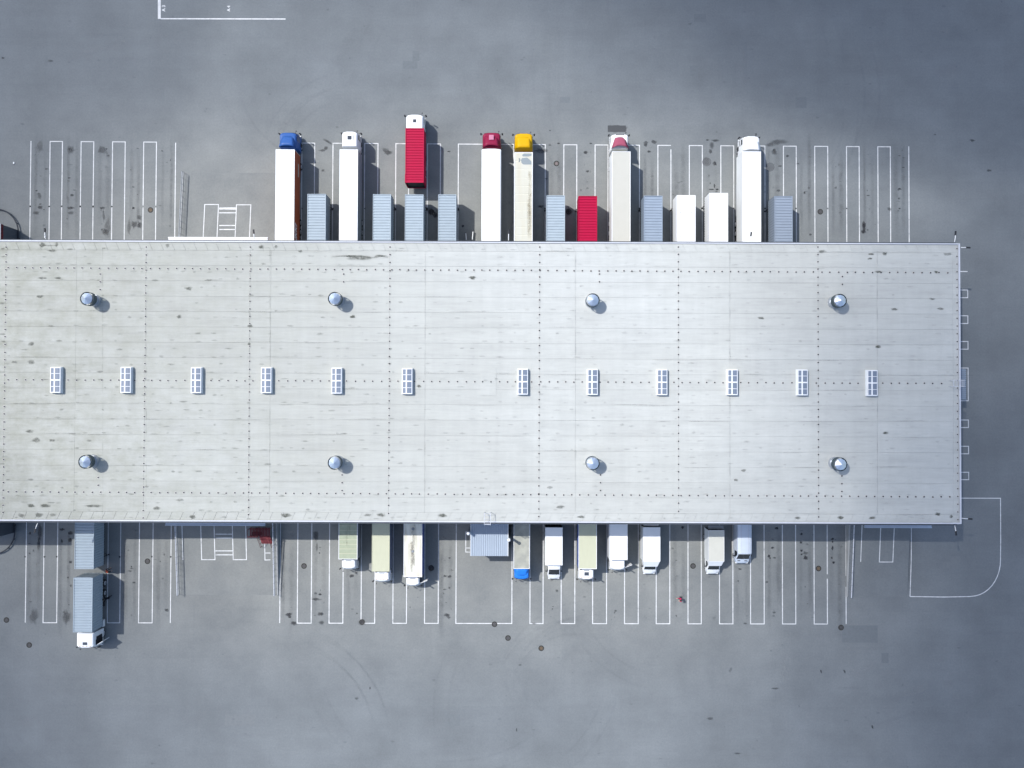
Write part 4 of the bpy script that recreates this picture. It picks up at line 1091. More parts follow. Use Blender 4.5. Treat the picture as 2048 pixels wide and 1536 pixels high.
# rigid box trucks on the south side
def rigid(x0, x1, yfp, cabf, h, label, roofm, sidem, cabm, cabx, rear=None, rib=0, frame=None, H=2.85, cl=1.75, z0=1.1, rim=.07, **ck):
    t, w_, L_ = put('box_truck', x0, x1, yfp, h, -1, rear, label, 'truck', 'box trucks at the south docks')
    hw = w_/2
    MB().box(-hw, hw, 0, L_, z0, h-.02, .02).build('cargo_box', sidem, t)
    roof_frame(w_, L_, h, frame or M_WHITE, t, e=rim)
    if rib: corr_roof(w_, L_, h+.0, rib, roofm, t, 'cargo_roof', .02, gw=.12, edge=rim)
    else: MB().box(-hw+rim, hw-rim, rim, L_-rim, h-.019, h+.002).build('cargo_roof', roofm, t)
    for s_ in (-1, 1): MB().box(s_*(hw+.001), s_*(hw+.02), .05, L_-.05, z0+.1, h-.13).build('side_panel', sidem, t)
    end_wall(w_, 0, z0+.05, h-.1, M_WHITE2, t, 'rear_door', -1)
    chassis(t, .1, L_+1.2, z0-.01)
    fy = abs(G((x0+x1)/2, cabf, H-.3)[1]-t.location.y)+.12
    a, b_ = G(cabx[0], cabf, H-.3)[0], G(cabx[1], cabf, H-.3)[0]; cw = b_-a+.14; cxo = -((a+b_)/2-t.location.x)
    axle(t, 1.9, hw-.05, .46, .3, True)
    for s_ in (-1, 1): wheel(t, cxo+s_*(cw/2-.16), fy-1.25, .46, .28, s_)
    pre = set(t.children)
    cl = min(cl, fy-L_-.1)
    door = ck.pop('door', None)
    cab_over(t, fy-cl, cl, cw, H, cabm, **ck)
    for ch in t.children:
        if ch not in pre: ch.location.x += cxo
    MB().box(-hw+.1, -hw+.5, 3.2, 4.3, .5, .95, .03).build('tank', M_GALV, t)
    if door: open_door(t, cw/2, fy, cxo, H-.45, side=door, ang=70)
    return t, w_, L_, fy, cxo
M_OLIVE = paint('olive_tarp', (.31, .345, .255), .7, .25, scale=2)
M_CREAMT = paint('cream_tarp', (.43, .44, .33), .65, .22, dirtcol=(.34, .335, .25), scale=1.5, stretch=(1.5, .4, 1))
M_DIRTYW = paint('streaky_white_tarp', (.60, .60, .53), .6, .75, dirtcol=(.33, .30, .22), stretch=(1.8, .3, 1), scale=1.1)
M_GREYT = paint('worn_grey_tarp', (.27, .275, .245), .6, .6, dirtcol=(.44, .44, .37), scale=.9)
M_BLUE2 = paint('bright_blue_paint', (.02, .16, .55), .35, .08)
M_NAVY = paint('navy_curtain', (.045, .075, .26), .55, .55, dirtcol=(.24, .30, .45), scale=3)
tC, wC, lC, _, _ = rigid(677, 714.8, 1118.5, 1136.5, 3.35, 'white-cabbed truck with olive roof crossed by pale bows, leftmost of three', M_OLIVE, M_GREY, M_WHITE, (684, 712), H=2.6, visor=False)
for k in range(9):
    MB().box(-wC/2+.08, wC/2-.08, .35+k*.62, .42+k*.62, 3.35, 3.385).build('roof_bow', M_CREAMT, tC)
rigid(743.5, 779, 1143, 1161.5, 3.35, 'white-cabbed truck with plain cream tarp roof, middle of three', M_CREAMT, M_GREY, M_WHITE, (750, 779), H=2.6, frame=M_CREAMT, lights=True)
tE, wE, lE, _, _ = rigid(807, 844, 1154, 1170, 3.4, 'truck with streaked white roof and open cab door, rightmost of three', M_DIRTYW, M_NAVY, M_WHITE, (813, 839), H=2.6, door=-1)
for v in (2.0, 5.0):
    m_ = MB(); n = 14
    m_.cyl((0, v, 3.4), .2, .03, n=n); m_.cyl((0.05, v, 3.43), .15, .05, n=n); m_.build('roof_vent', M_GREY, tE)
tG, wG, lG, _, _ = rigid(1027, 1059.3, 1137.5, 1157.5, 3.2, 'bright blue-cabbed truck with worn grey tarpaulin roof', M_GREYT, M_GREY, M_BLUE2, (1029, 1057.5), H=2.8, defl=(.62, .92, .28, .05))
rigid(1157, 1193.5, 1138, 1158, 3.5, 'white-cabbed truck with cream roof and dark blue curtain side', M_CREAMT, M_NAVY, M_WHITE, (1158.5, 1187), H=2.75, hatch=(.65, .3, .45), lights=True)
rigid(1219, 1255, 1120, 1138.5, 3.5, 'white box truck with open driver door and no rooflights', M_WHITE, M_WHITE2, M_WHITE, (1221, 1249.5), H=2.6, door=-1)

M_RUN = mat_decal('run_stain', (.30, .25, .15), 1.5, .8, .2, .6); M_SOOT = mat_decal('soot_stain', (.16, .14, .11), 2.5, .75, .25, .65)
def roof_streaks(t, mat, xs_, L0, L1, z, wd, n, st):
    d = Dec()
    for _ in range(n):
        x = random.gauss(*xs_); a_ = random.uniform(L0, L1-1.2); l_ = random.uniform(1, min(6, L1-a_))
        d.ribbon([(x+random.uniform(-.03, .03), a_+l_*k/8) for k in range(9)], random.uniform(.5, 1)*wd, random.uniform(.5, 1)*st, z+.012)
    for _ in range(n):
        d.blob(random.gauss(*xs_), random.uniform(L0, L1), .12, .2, st, z+.012)
    d.build('roof_streak', mat, t)
roof_streaks(ty, M_RUN, (.85, .10), .4, ly-2.4, 4.02, .6, 12, .3)
roof_streaks(tE, M_SOOT, (0, .16), .4, lE-.4, 3.42, .5, 14, .36)
roof_streaks(tC, M_SOOT, (0, .5), .4, lC-.4, 3.40, .4, 5, .25)
for t_ in [o for o in bpy.data.objects if o.get('category') == 'truck' and o.get('label', '').startswith('white-cabbed truck with')]+[tE]:
    cabs = [c for c in t_.children if c.name.split('.')[0] == 'cab'][0]
    yb_ = min(v.co.y for v in cabs.data.vertices); zt_ = max(v.co.z for v in cabs.data.vertices)
    for x in (-.78, .78): MB().box(x-.13, x+.13, yb_-.02, yb_+.20, zt_-.08, zt_+.05, .02).build('air_intake', M_DARK, cabs)
    MB().box(-.36, .36, yb_+.22, yb_+.33, zt_-.02, zt_+.02).build('roof_slot', M_GREY, cabs)

# vans with sloping bonnets
def sec(y, hw, zt, zb=.35, crown=.06):
    return [(hw*.96, y, zb), (hw, y, zb+.25), (hw, y, min(zt-.05, 1.0)), (hw*.985, y, min(zt-.03, 1.25)), (hw*(.93 if zt > 1.6 else .96), y, zt-.12), (hw*(.82 if zt > 1.6 else .88), y, zt-.02), (hw*.4, y, zt+crown*.7), (0, y, zt+crown),
            (-hw*.4, y, zt+crown*.7), (-hw*(.82 if zt > 1.6 else .88), y, zt-.02), (-hw*(.93 if zt > 1.6 else .96), y, zt-.12), (-hw*.985, y, min(zt-.03, 1.25)), (-hw, y, min(zt-.05, 1.0)), (-hw, y, zb+.25), (-hw*.96, y, zb)]
def van_body(parent, y0, yf, hw, zr, mat, name='cab', nose=1.0, roof_l=None, vents=False):
    """y0 rear .. yf bumper; bonnet and windscreen as on a modern van"""
    prof = [(y0, hw*.99, zr), (yf-1.78, hw*.99, zr), (yf-1.62, hw*.985, zr-.06), (yf-.72, hw*.97, 1.42), (yf-.52, hw*.95, 1.28), (yf-.25, hw*.86, 1.12), (yf-.06, hw*.72, .95), (yf, hw*.6, .72)]
    m_ = MB(); m_.loft([sec(y, h_, z_) for y, h_, z_ in prof]); b_ = m_.build(name, mat, parent, smooth=True)
    # windscreen laid over the slope
    vs = []
    for t in (0.06, .5, .97):
        y = (yf-1.62)*(1-t)+(yf-.72)*t; z = (zr-.06)*(1-t)+1.42*t; h_ = hw*(.985*(1-t)+.97*t)
        s_ = sec(y, h_, z)
        for k in (5, 6, 7, 8, 9): vs.append((s_[k][0]*(.97 if k in (5, 9) else 1), s_[k][1]+.012, s_[k][2]+.02+(.0)))
    MB().add(vs, [(r*5+k, r*5+k+5, r*5+k+6, r*5+k+1) for r in range(2) for k in range(4)]).build('windscreen', M_GLASS, b_)
    for s_ in (-1, 1):
        MB().add([(s_*(hw+.004), yf-1.9, 1.25), (s_*(hw+.002), yf-.95, 1.22), (s_*(hw*.965), yf-1.42, zr-.2), (s_*(hw*.965), yf-1.9, zr-.2)], [(0, 1, 2, 3) if s_ > 0 else (3, 2, 1, 0)]).build('side_window', M_GLASS, b_)
        m_ = MB(); m_.box(s_*(hw+.02), s_*(hw+.24), yf-1.22, yf-1.1, 1.15, 1.42, .02); m_.build('mirror', M_DARK, b_)
        MB().box(s_*hw*.55, s_*hw*.85, yf-.2, yf-.03, .8, .95, .02).build('headlight', M_LAMP, b_)
    MB().box(-hw*.7, hw*.7, yf-.12, yf+.06, .35, .6, .03).build('bumper', M_GREY, b_)
    MB().box(-hw*.4, hw*.4, yf-.04, yf+.015, .66, .78).build('grille', M_DARK, b_)
    m_ = MB()
    for s_ in (-.45, .12): m_.tube([(s_*hw, yf-.72, 1.52), (s_*hw+.42, yf-.86, 1.62)], .012, 4)
    m_.build('wiper', M_DARK, b_)
    if vents:
        for s_ in (-1, 1): MB().box(s_*hw*.28, s_*hw*.62, yf-.5, yf-.42, 1.24, 1.34).build('bonnet_vent', M_DARK, b_)
    return b_
def box_van(x0, x1, yfp, cabf, h, label, roofm, sidem, cabx, rear, rbox=None, slope=0, zr=2.25, name='box_van'):
    t, w_, L_ = put(name, x0, x1, yfp, h, -1, rear, label, 'van', 'small box vans at the south docks'); hw = w_/2
    MB().box(-hw, hw, 0, L_, .75, h-.02, .03).build('cargo_box', sidem, t)
    MB().box(-hw+.05, hw-.05, .05, L_-.05, h-.018, h+.003).build('cargo_roof', roofm, t)
    roof_frame(w_, L_, h, M_WHITE, t, e=.05)
    end_wall(w_, 0, .8, h-.1, M_WHITE2, t, 'rear_door', -1)
    fy = abs(G((x0+x1)/2, cabf, .9)[1]-t.location.y)
    a, b_ = G(cabx[0], cabf-14, 1.4)[0], G(cabx[1], cabf-14, 1.4)[0]; cw = b_-a; cxo = -((a+b_)/2-t.location.x)
    c_ = van_body(t, L_-.0+.02, fy, cw/2, zr, M_WHITE); c_.location.x = cxo
    if slope:
        m_ = MB(); y0 = L_
        m_.loft([[(-hw+.04, y0, zr-.2), (hw-.04, y0, zr-.2), (hw-.04, y0, h-.05), (-hw+.04, y0, h-.05)], [(-hw*.8, y0+slope, zr-.1), (hw*.8, y0+slope, zr-.1), (hw*.8, y0+slope, zr+.12), (-hw*.8, y0+slope, zr+.12)]])
        m_.build('roof_fairing', M_WHITE, t)
    chassis(t, .0, L_+.3, .74)
    axle(t, 1.3, hw-.02, .36, .24, False)
    for s_ in (-1, 1): wheel(t, cxo+s_*(cw/2-.13), fy-.95, .36, .22, s_)
    if rbox: gpart(t, 'tail_lift', rbox[4], rbox[0], rbox[1], rbox[2], rbox[3], rbox[5], .15)
    return t, w_, L_
box_van(1090.3, 1125, 1130.5, 1158, 3.1, 'white box van with black tail lift, right of the blue-cabbed truck', M_WHITE, M_WHITE2, (1094.5, 1121), 1055, (1091, 1123, 1048, 1054, M_DARK, .9))
box_van(1286, 1320.5, 1123, 1148, 3.15, 'rounded white box van with small white hood behind, near the person in red', M_WHITE, M_WHITE2, (1285.5, 1313), 1054.5, (1287, 1317, 1048, 1053.5, M_WHITE, 2.2), slope=.85)
box_van(1417, 1448.5, 1123, 1148, 3.1, 'cream-roofed box van standing alone with a grey rear box', paint('cream_van_roof', (.49, .49, .44), .5, .12), M_WHITE2, (1412.5, 1440), 1060.5, (1417, 1447, 1051, 1058, M_GREY, 2.4), slope=.75)
M_ICE = paint('ice_blue_white', (.50, .55, .62), .35, .08)
t, w_, L_ = put('panel_van', 1475, 1505, 1106, 2.6, -1, None, 'ice-white panel van with dark windscreen, rightmost vehicle on the south side', 'van')
fy = abs(G(1490, 1127, .9)[1]-t.location.y)
van_body(t, 0.0, fy, w_/2+.02, 2.55, M_ICE, 'body', vents=True)
axle(t, 1.2, w_/2, .36, .24); axle(t, fy-.95, w_/2, .36, .24)
m_ = MB()
for s_ in (-1, 1): m_.box(s_*.45, s_*.49, .4, fy-1.9, 2.575, 2.60)
m_.build('roof_groove', M_TRIM, t)
end_wall(w_, 0, .6, 2.4, M_ICE, t, 'rear_door', -1)

# ------------------------------------------------------------------ annex with flues
AH = 4.4
(ax0, ay0), (ax1, ay1) = G(941, 1112, AH), G(1015.5, 1112, AH)
an = empty('annex', ((ax0+ax1)/2, (YS+ay0)/2, 0)); tag(an, 'small annex with pale blue ribbed metal roof against the south wall', 'building')
ahw = (ax1-ax0)/2; ay_n, ay_s = YS-.25-an.location.y, ay0-an.location.y
MB().box(-ahw+.15, ahw-.15, ay_s+.15, ay_n, 0, AH-.12).build('wall', M_WALL, an)
n = 20; m_ = MB(); pw = 2*ahw/n
for k in range(n):
    x = -ahw+k*pw; m_.add([(x, ay_s, AH-.08), (x+pw*.45, ay_s, AH-.08), (x+pw*.55, ay_s, AH), (x+pw*.92, ay_s, AH), (x+pw, ay_s, AH-.08),
                          (x, ay_n, AH-.04), (x+pw*.45, ay_n, AH-.04), (x+pw*.55, ay_n, AH+.04), (x+pw*.92, ay_n, AH+.04), (x+pw, ay_n, AH-.04)], [(i, i+1, i+6, i+5) for i in range(4)])
rib_me = m_
rib_me.build('roof', paint('annex_sheet', (.33, .385, .455), .5, .1), an)
tr_ = MB(); tr_.box(ahw, ahw+.07, ay_s, ay_n, AH-.16, AH+.03); tr_.box(-ahw-.05, -ahw, ay_s, ay_n, AH-.16, AH+.0); tr_.build('roof_edge', M_WHITE, an)
MB().box(-.6, .5, ay_s+.10, ay_s+.149, .1, 2.2).build('door', M_GREY, an)
for px, py, lb, hh in ((936.7, 1067, 'white flue pipe on the left side of the annex', 5.6), (1018, 1080, 'white flue pipe on the right side of the annex', 5.6)):
    x, y = G(px, py, hh); f_ = empty('flue_pipe', (x, y, 0)); tag(f_, lb, 'chimney', 'flue pipes beside the annex')
    MB().cyl((0, 0, 0), .17, hh, n=14).build('pipe', M_GALV, f_, smooth=True)
    MB().cyl((0, 0, hh-.02), .23, .16, n=14, r2=.12).build('cowl', M_WHITE, f_, smooth=True)

# ------------------------------------------------------------------ red steel stair
sx0, sy0 = G(501, 1066, 1.8)
st = empty('steel_stair', (*G(522, 1070), 0)); tag(st, 'dark red steel stair with landing and railings by the canopy end', 'staircase')
ox, oy = st.location.x, st.location.y
def SG(px, py, z): x, y = G(px, py, z); return x-ox, y-oy
a, b_ = SG(500, 1055, 1.9), SG(541, 1072, 1.9)
m_ = MB(); nb = 14
for k in range(nb):
    x = a[0]+(b_[0]-a[0])*k/nb; m_.box(x, x+(b_[0]-a[0])/nb*.6, b_[1], a[1], 1.84, 1.9)
m_.box(a[0], b_[0], b_[1]-.06, b_[1], 1.7, 1.9); m_.build('landing', M_REDD, st)
MB().box(a[0]+.1, a[0]+1.25, b_[1]-.05, b_[1]+.4, .2, 1.2).build('cabinet', M_DARK, st)
c0, c1 = SG(518, 1072, 1.9)[0], SG(540, 1072, 1.9)[0]
for k in range(7):
    y = b_[1]-.08-k*.24; MB().box(c0, c1, y-.2, y, 1.68-k*.24, 1.74-k*.24).build('tread', paint('bright_red_steel', (.15, .03, .036), .6, .3), st)
m_ = MB()
for x in (c0, c1):
    m_.tube([(x, b_[1], 2.85), (x, b_[1]-1.75, 1.15)], .03, 5); m_.tube([(x, b_[1], 2.4), (x, b_[1]-1.75, .7)], .025, 5)
    for k in range(4): m_.tube([(x, b_[1]-.55*k, 1.8-.5*k), (x, b_[1]-.55*k, 2.85-.53*k)], .025, 5)
for yy, x0_, x1_ in ((b_[1], a[0], c0), (a[1]-.1, a[0], b_[0])):
    for z in (2.35, 2.9): m_.tube([(x0_, yy, z), (x1_, yy, z)], .03, 5)
    for k in range(4): x = x0_+(x1_-x0_)*k/3; m_.tube([(x, yy, 0), (x, yy, 2.9)], .03, 5)
m_.tube([(a[0], a[1]-.1, 2.9), (a[0], b_[1], 2.9)], .03, 5); m_.build('railing', M_REDD, st)
# concrete block at the stair foot
a, b_ = G(526, 1083.5, .3), G(538, 1088, .3)
o = MB().box(a[0], b_[0], b_[1], a[1], 0.2, .62, .03).build('concrete_block', M_CREAM); tag(o, 'pale concrete block at the foot of the red stair', 'block')
# dock guides (north)
for (p0, p1, lb) in (((931.5, 466), (932.5, 479), 'left slim post of the pair beside the maroon-cabbed semi'), ((946, 463), (944.5, 479), 'right slim post of the pair beside the maroon-cabbed semi')):
    x0_, y0_ = G(*p0, .6); x1_, y1_ = G(*p1, .6)
    t = empty('guide_post', (x1_, y1_, 0)); tag(t, lb, 'post', 'guide posts at the wide bay')
    MB().tube([(0, 0, .5), ((x0_-x1_), (y0_-y1_), .5)], .07, 8).build('rail', M_WHITE, t)
    MB().cyl((x0_-x1_, y0_-y1_, 0), .09, .5, n=8).build('foot', M_DARK, t)

# ------------------------------------------------------------------ people
M_SKIN = paint('skin', (.42, .26, .19), .6, .05); M_HAIR = paint('dark_hair', (.02, .015, .012), .7, .1)
M_BLACKC = paint('black_cloth', (.015, .016, .02), .9, .2); M_JEANS = paint('dark_trousers', (.03, .035, .05), .9, .2)
M_REDC = paint('crimson_cloth', (.42, .02, .085), .85, .1); M_ORC = paint('orange_vest', (.62, .13, .06), .8, .1)
def person(loc, rz, shirt, trousers, label, pose, hair=M_HAIR, sleeves=1):
    """pose: dict of joint positions, facing +y"""
    J = dict(pelvis=(0, 0, .95), chest=(0, .02, 1.25), neck=(0, .03, 1.47), head=(0, .05, 1.62), crown=(0, .04, 1.74),
             shl=(-.19, .02, 1.42), shr=(.19, .02, 1.42), ell=(-.26, -.02, 1.14), elr=(.26, -.02, 1.14), wrl=(-.25, .14, .92), wrr=(.25, .14, .92),
             hil=(-.1, 0, .92), hir=(.1, 0, .92), knl=(-.11, .08, .5), knr=(.11, -.02, .5), anl=(-.11, .1, .08), anr=(.11, -.22, .1), tol=(-.12, .28, .03), tor=(.12, -.06, .03))
    J.update(pose)
    R = dict(pelvis=.15, chest=.165, neck=.06, head=.098, crown=.07, shl=.072, shr=.072, ell=.048, elr=.048, wrl=.033, wrr=.033, hil=.10, hir=.10, knl=.062, knr=.062, anl=.045, anr=.045, tol=.035, tor=.035)
    names = list(J); vs = [Vector(J[k]) for k in names]; rad = [R[k] for k in names]; ix = {k: i for i, k in enumerate(names)}
    E = [('pelvis', 'chest'), ('chest', 'neck'), ('neck', 'head'), ('head', 'crown'), ('chest', 'shl'), ('chest', 'shr'), ('shl', 'ell'), ('shr', 'elr'), ('ell', 'wrl'), ('elr', 'wrr'),
         ('pelvis', 'hil'), ('pelvis', 'hir'), ('hil', 'knl'), ('hir', 'knr'), ('knl', 'anl'), ('knr', 'anr'), ('anl', 'tol'), ('anr', 'tor')]
    E = [(ix[a], ix[b]) for a, b in E]
    for s_, wn, en in ((-1, 'wrl', 'ell'), (1, 'wrr', 'elr')):
        wv = Vector(J[wn]); d = (wv-Vector(J[en])).normalized(); a = d.cross(Vector((0, 0, 1))).normalized()
        palm = wv+d*.08; vs.append(palm); rad.append(.032); pi_ = len(vs)-1; E.append((ix[wn], pi_))
        for k, (off, ln) in enumerate(((-.033, .07), (-.011, .085), (.011, .08), (.033, .062))):
            p1 = palm+a*off+d*.03; p2 = p1+d*ln*.5+Vector((0, 0, -.012)); p3 = p2+d*ln*.35+Vector((0, 0, -.03))
            b0 = len(vs); vs += [p1, p2, p3]; rad += [.010, .009, .008]; E += [(pi_, b0), (b0, b0+1), (b0+1, b0+2)]
        b0 = len(vs); vs += [wv+d*.04+a*.045*s_, wv+d*.075+a*.07*s_]; rad += [.012, .009]; E += [(ix[wn], b0), (b0, b0+1)]
    nose = Vector(J['head'])+Vector((0, .105, -.01)); b0 = len(vs); vs.append(nose); rad.append(.014); E.append((ix['head'], b0))
    me = bpy.data.meshes.new('body'); me.from_pydata([tuple(v) for v in vs], E, [])
    tmp = bpy.data.objects.new('tmp', me); COL.objects.link(tmp)
    sk = tmp.modifiers.new('s', 'SKIN'); ss = tmp.modifiers.new('u', 'SUBSURF'); ss.levels = 1; ss.render_levels = 1
    for i, r in enumerate(rad): me.skin_vertices[0].data[i].radius = (r, r)
    me.skin_vertices[0].data[0].use_root = True
    dg = bpy.context.evaluated_depsgraph_get(); bm_ = bpy.data.meshes.new_from_object(tmp.evaluated_get(dg))
    bpy.data.objects.remove(tmp); bm_.name = 'body'; bm_.materials.clear()
    for m in (M_SKIN, shirt, trousers, M_BLACKC): bm_.materials.append(m)
    hipv, neckv = Vector(J['pelvis']), Vector(J['neck'])
    segs = [('pelvis', 'chest', 1), ('chest', 'neck', 1), ('neck', 'head', 0), ('head', 'crown', 0), ('chest', 'shl', 1), ('chest', 'shr', 1), ('shl', 'ell', sleeves), ('shr', 'elr', sleeves), ('ell', 'wrl', sleeves), ('elr', 'wrr', sleeves),
            ('pelvis', 'hil', 2), ('pelvis', 'hir', 2), ('hil', 'knl', 2), ('hir', 'knr', 2), ('knl', 'anl', 2), ('knr', 'anr', 2), ('anl', 'tol', 3), ('anr', 'tor', 3)]
    for p in bm_.polygons:
        c = p.center; best = (9, 0)
        for a, b, mi in segs:
            A, B = Vector(J[a]), Vector(J[b]); u = max(0, min(1, (c-A).dot(B-A)/max(1e-6, (B-A).length_squared)))
            d = (c-(A+(B-A)*u)).length-(R[a]*(1-u)+R[b]*u)*.9
            if d < best[0]: best = (d, mi)
        mi = best[1]
        for wn in ('wrl', 'wrr'):
            if (c-Vector(J[wn])).length < .05 or ((c-Vector(J[wn])).length < .25 and (c-Vector(J['ell' if wn == 'wrl' else 'elr'])).length > (Vector(J[wn])-Vector(J['ell' if wn == 'wrl' else 'elr'])).length+.01): mi = 0
        p.material_index = mi; p.use_smooth = True
    t = empty('person', loc, rz); tag(t, label, 'person')
    o = bpy.data.objects.new('body', bm_); COL.objects.link(o); o.parent = t
    h = MB(); n = 10; hd = Vector(J['head'])+Vector((0, -.012, .03))
    rings = [[(hd.x+.108*math.cos(e)*math.cos(2*PI*k/n), hd.y+.118*math.cos(e)*math.sin(2*PI*k/n)-.01, hd.z+.125*math.sin(e)+.015) for k in range(n)] for e in (.05, .4, .8, 1.2, 1.5)]
    h.loft(rings).build('hair', hair, t, smooth=True)
    for s_ in (-1, 1):
        MB().cyl((J['head'][0]+s_*.035, J['head'][1]+.088, J['head'][2]+.005), .012, .008, 'y', 8).build('eye', M_BLACKC, t)
        MB().box(J['head'][0]+s_*.095, J['head'][0]+s_*.112, J['head'][1]-.02, J['head'][1]+.02, J['head'][2]-.04, J['head'][2]+.03).build('ear', M_SKIN, t)
    MB().box(J['head'][0]-.025, J['head'][0]+.025, J['head'][1]+.088, J['head'][1]+.096, J['head'][2]-.058, J['head'][2]-.048).build('mouth', M_MAROON, t)
    return t
person((*G(1358, 1195), 0), PI/2, M_REDC, M_JEANS, 'person in a crimson top walking alone in the south yard, arm reached ahead',
       dict(head=(0, .12, 1.60), crown=(0, .14, 1.71), neck=(0, .07, 1.46), elr=(.22, .25, 1.25), wrr=(.17, .48, 1.22), shl=(-.22, .0, 1.42), shr=(.22, .02, 1.42), ell=(-.30, -.08, 1.16)))
person((*G(221, 1139.5), 0), -PI/2+.5, M_ORC, M_BLACKC, 'person in an orange vest behind the parked container truck',
       dict(chest=(0, .12, 1.22), neck=(0, .24, 1.40), head=(0, .34, 1.50), crown=(0, .40, 1.6), shl=(-.2, .2, 1.36), shr=(.2, .2, 1.36), ell=(-.3, .38, 1.12), wrl=(-.2, .6, 1.05), elr=(.3, .3, 1.08), wrr=(.26, .48, .92)), sleeves=3)
person((*G(222, 1193), 0), PI/2+.2, M_BLACKC, M_BLACKC, 'person in black clothes bending to the wheels of the container truck',
       dict(pelvis=(0, -.12, .9), chest=(0, .15, 1.12), neck=(0, .32, 1.22), head=(0, .44, 1.26), crown=(0, .53, 1.32), shl=(-.2, .28, 1.2), shr=(.2, .28, 1.2), ell=(-.36, .42, .98), wrl=(-.3, .62, .85), elr=(.36, .42, 1.0), wrr=(.26, .66, .9), hil=(-.1, -.1, .88), hir=(.1, -.1, .88)))

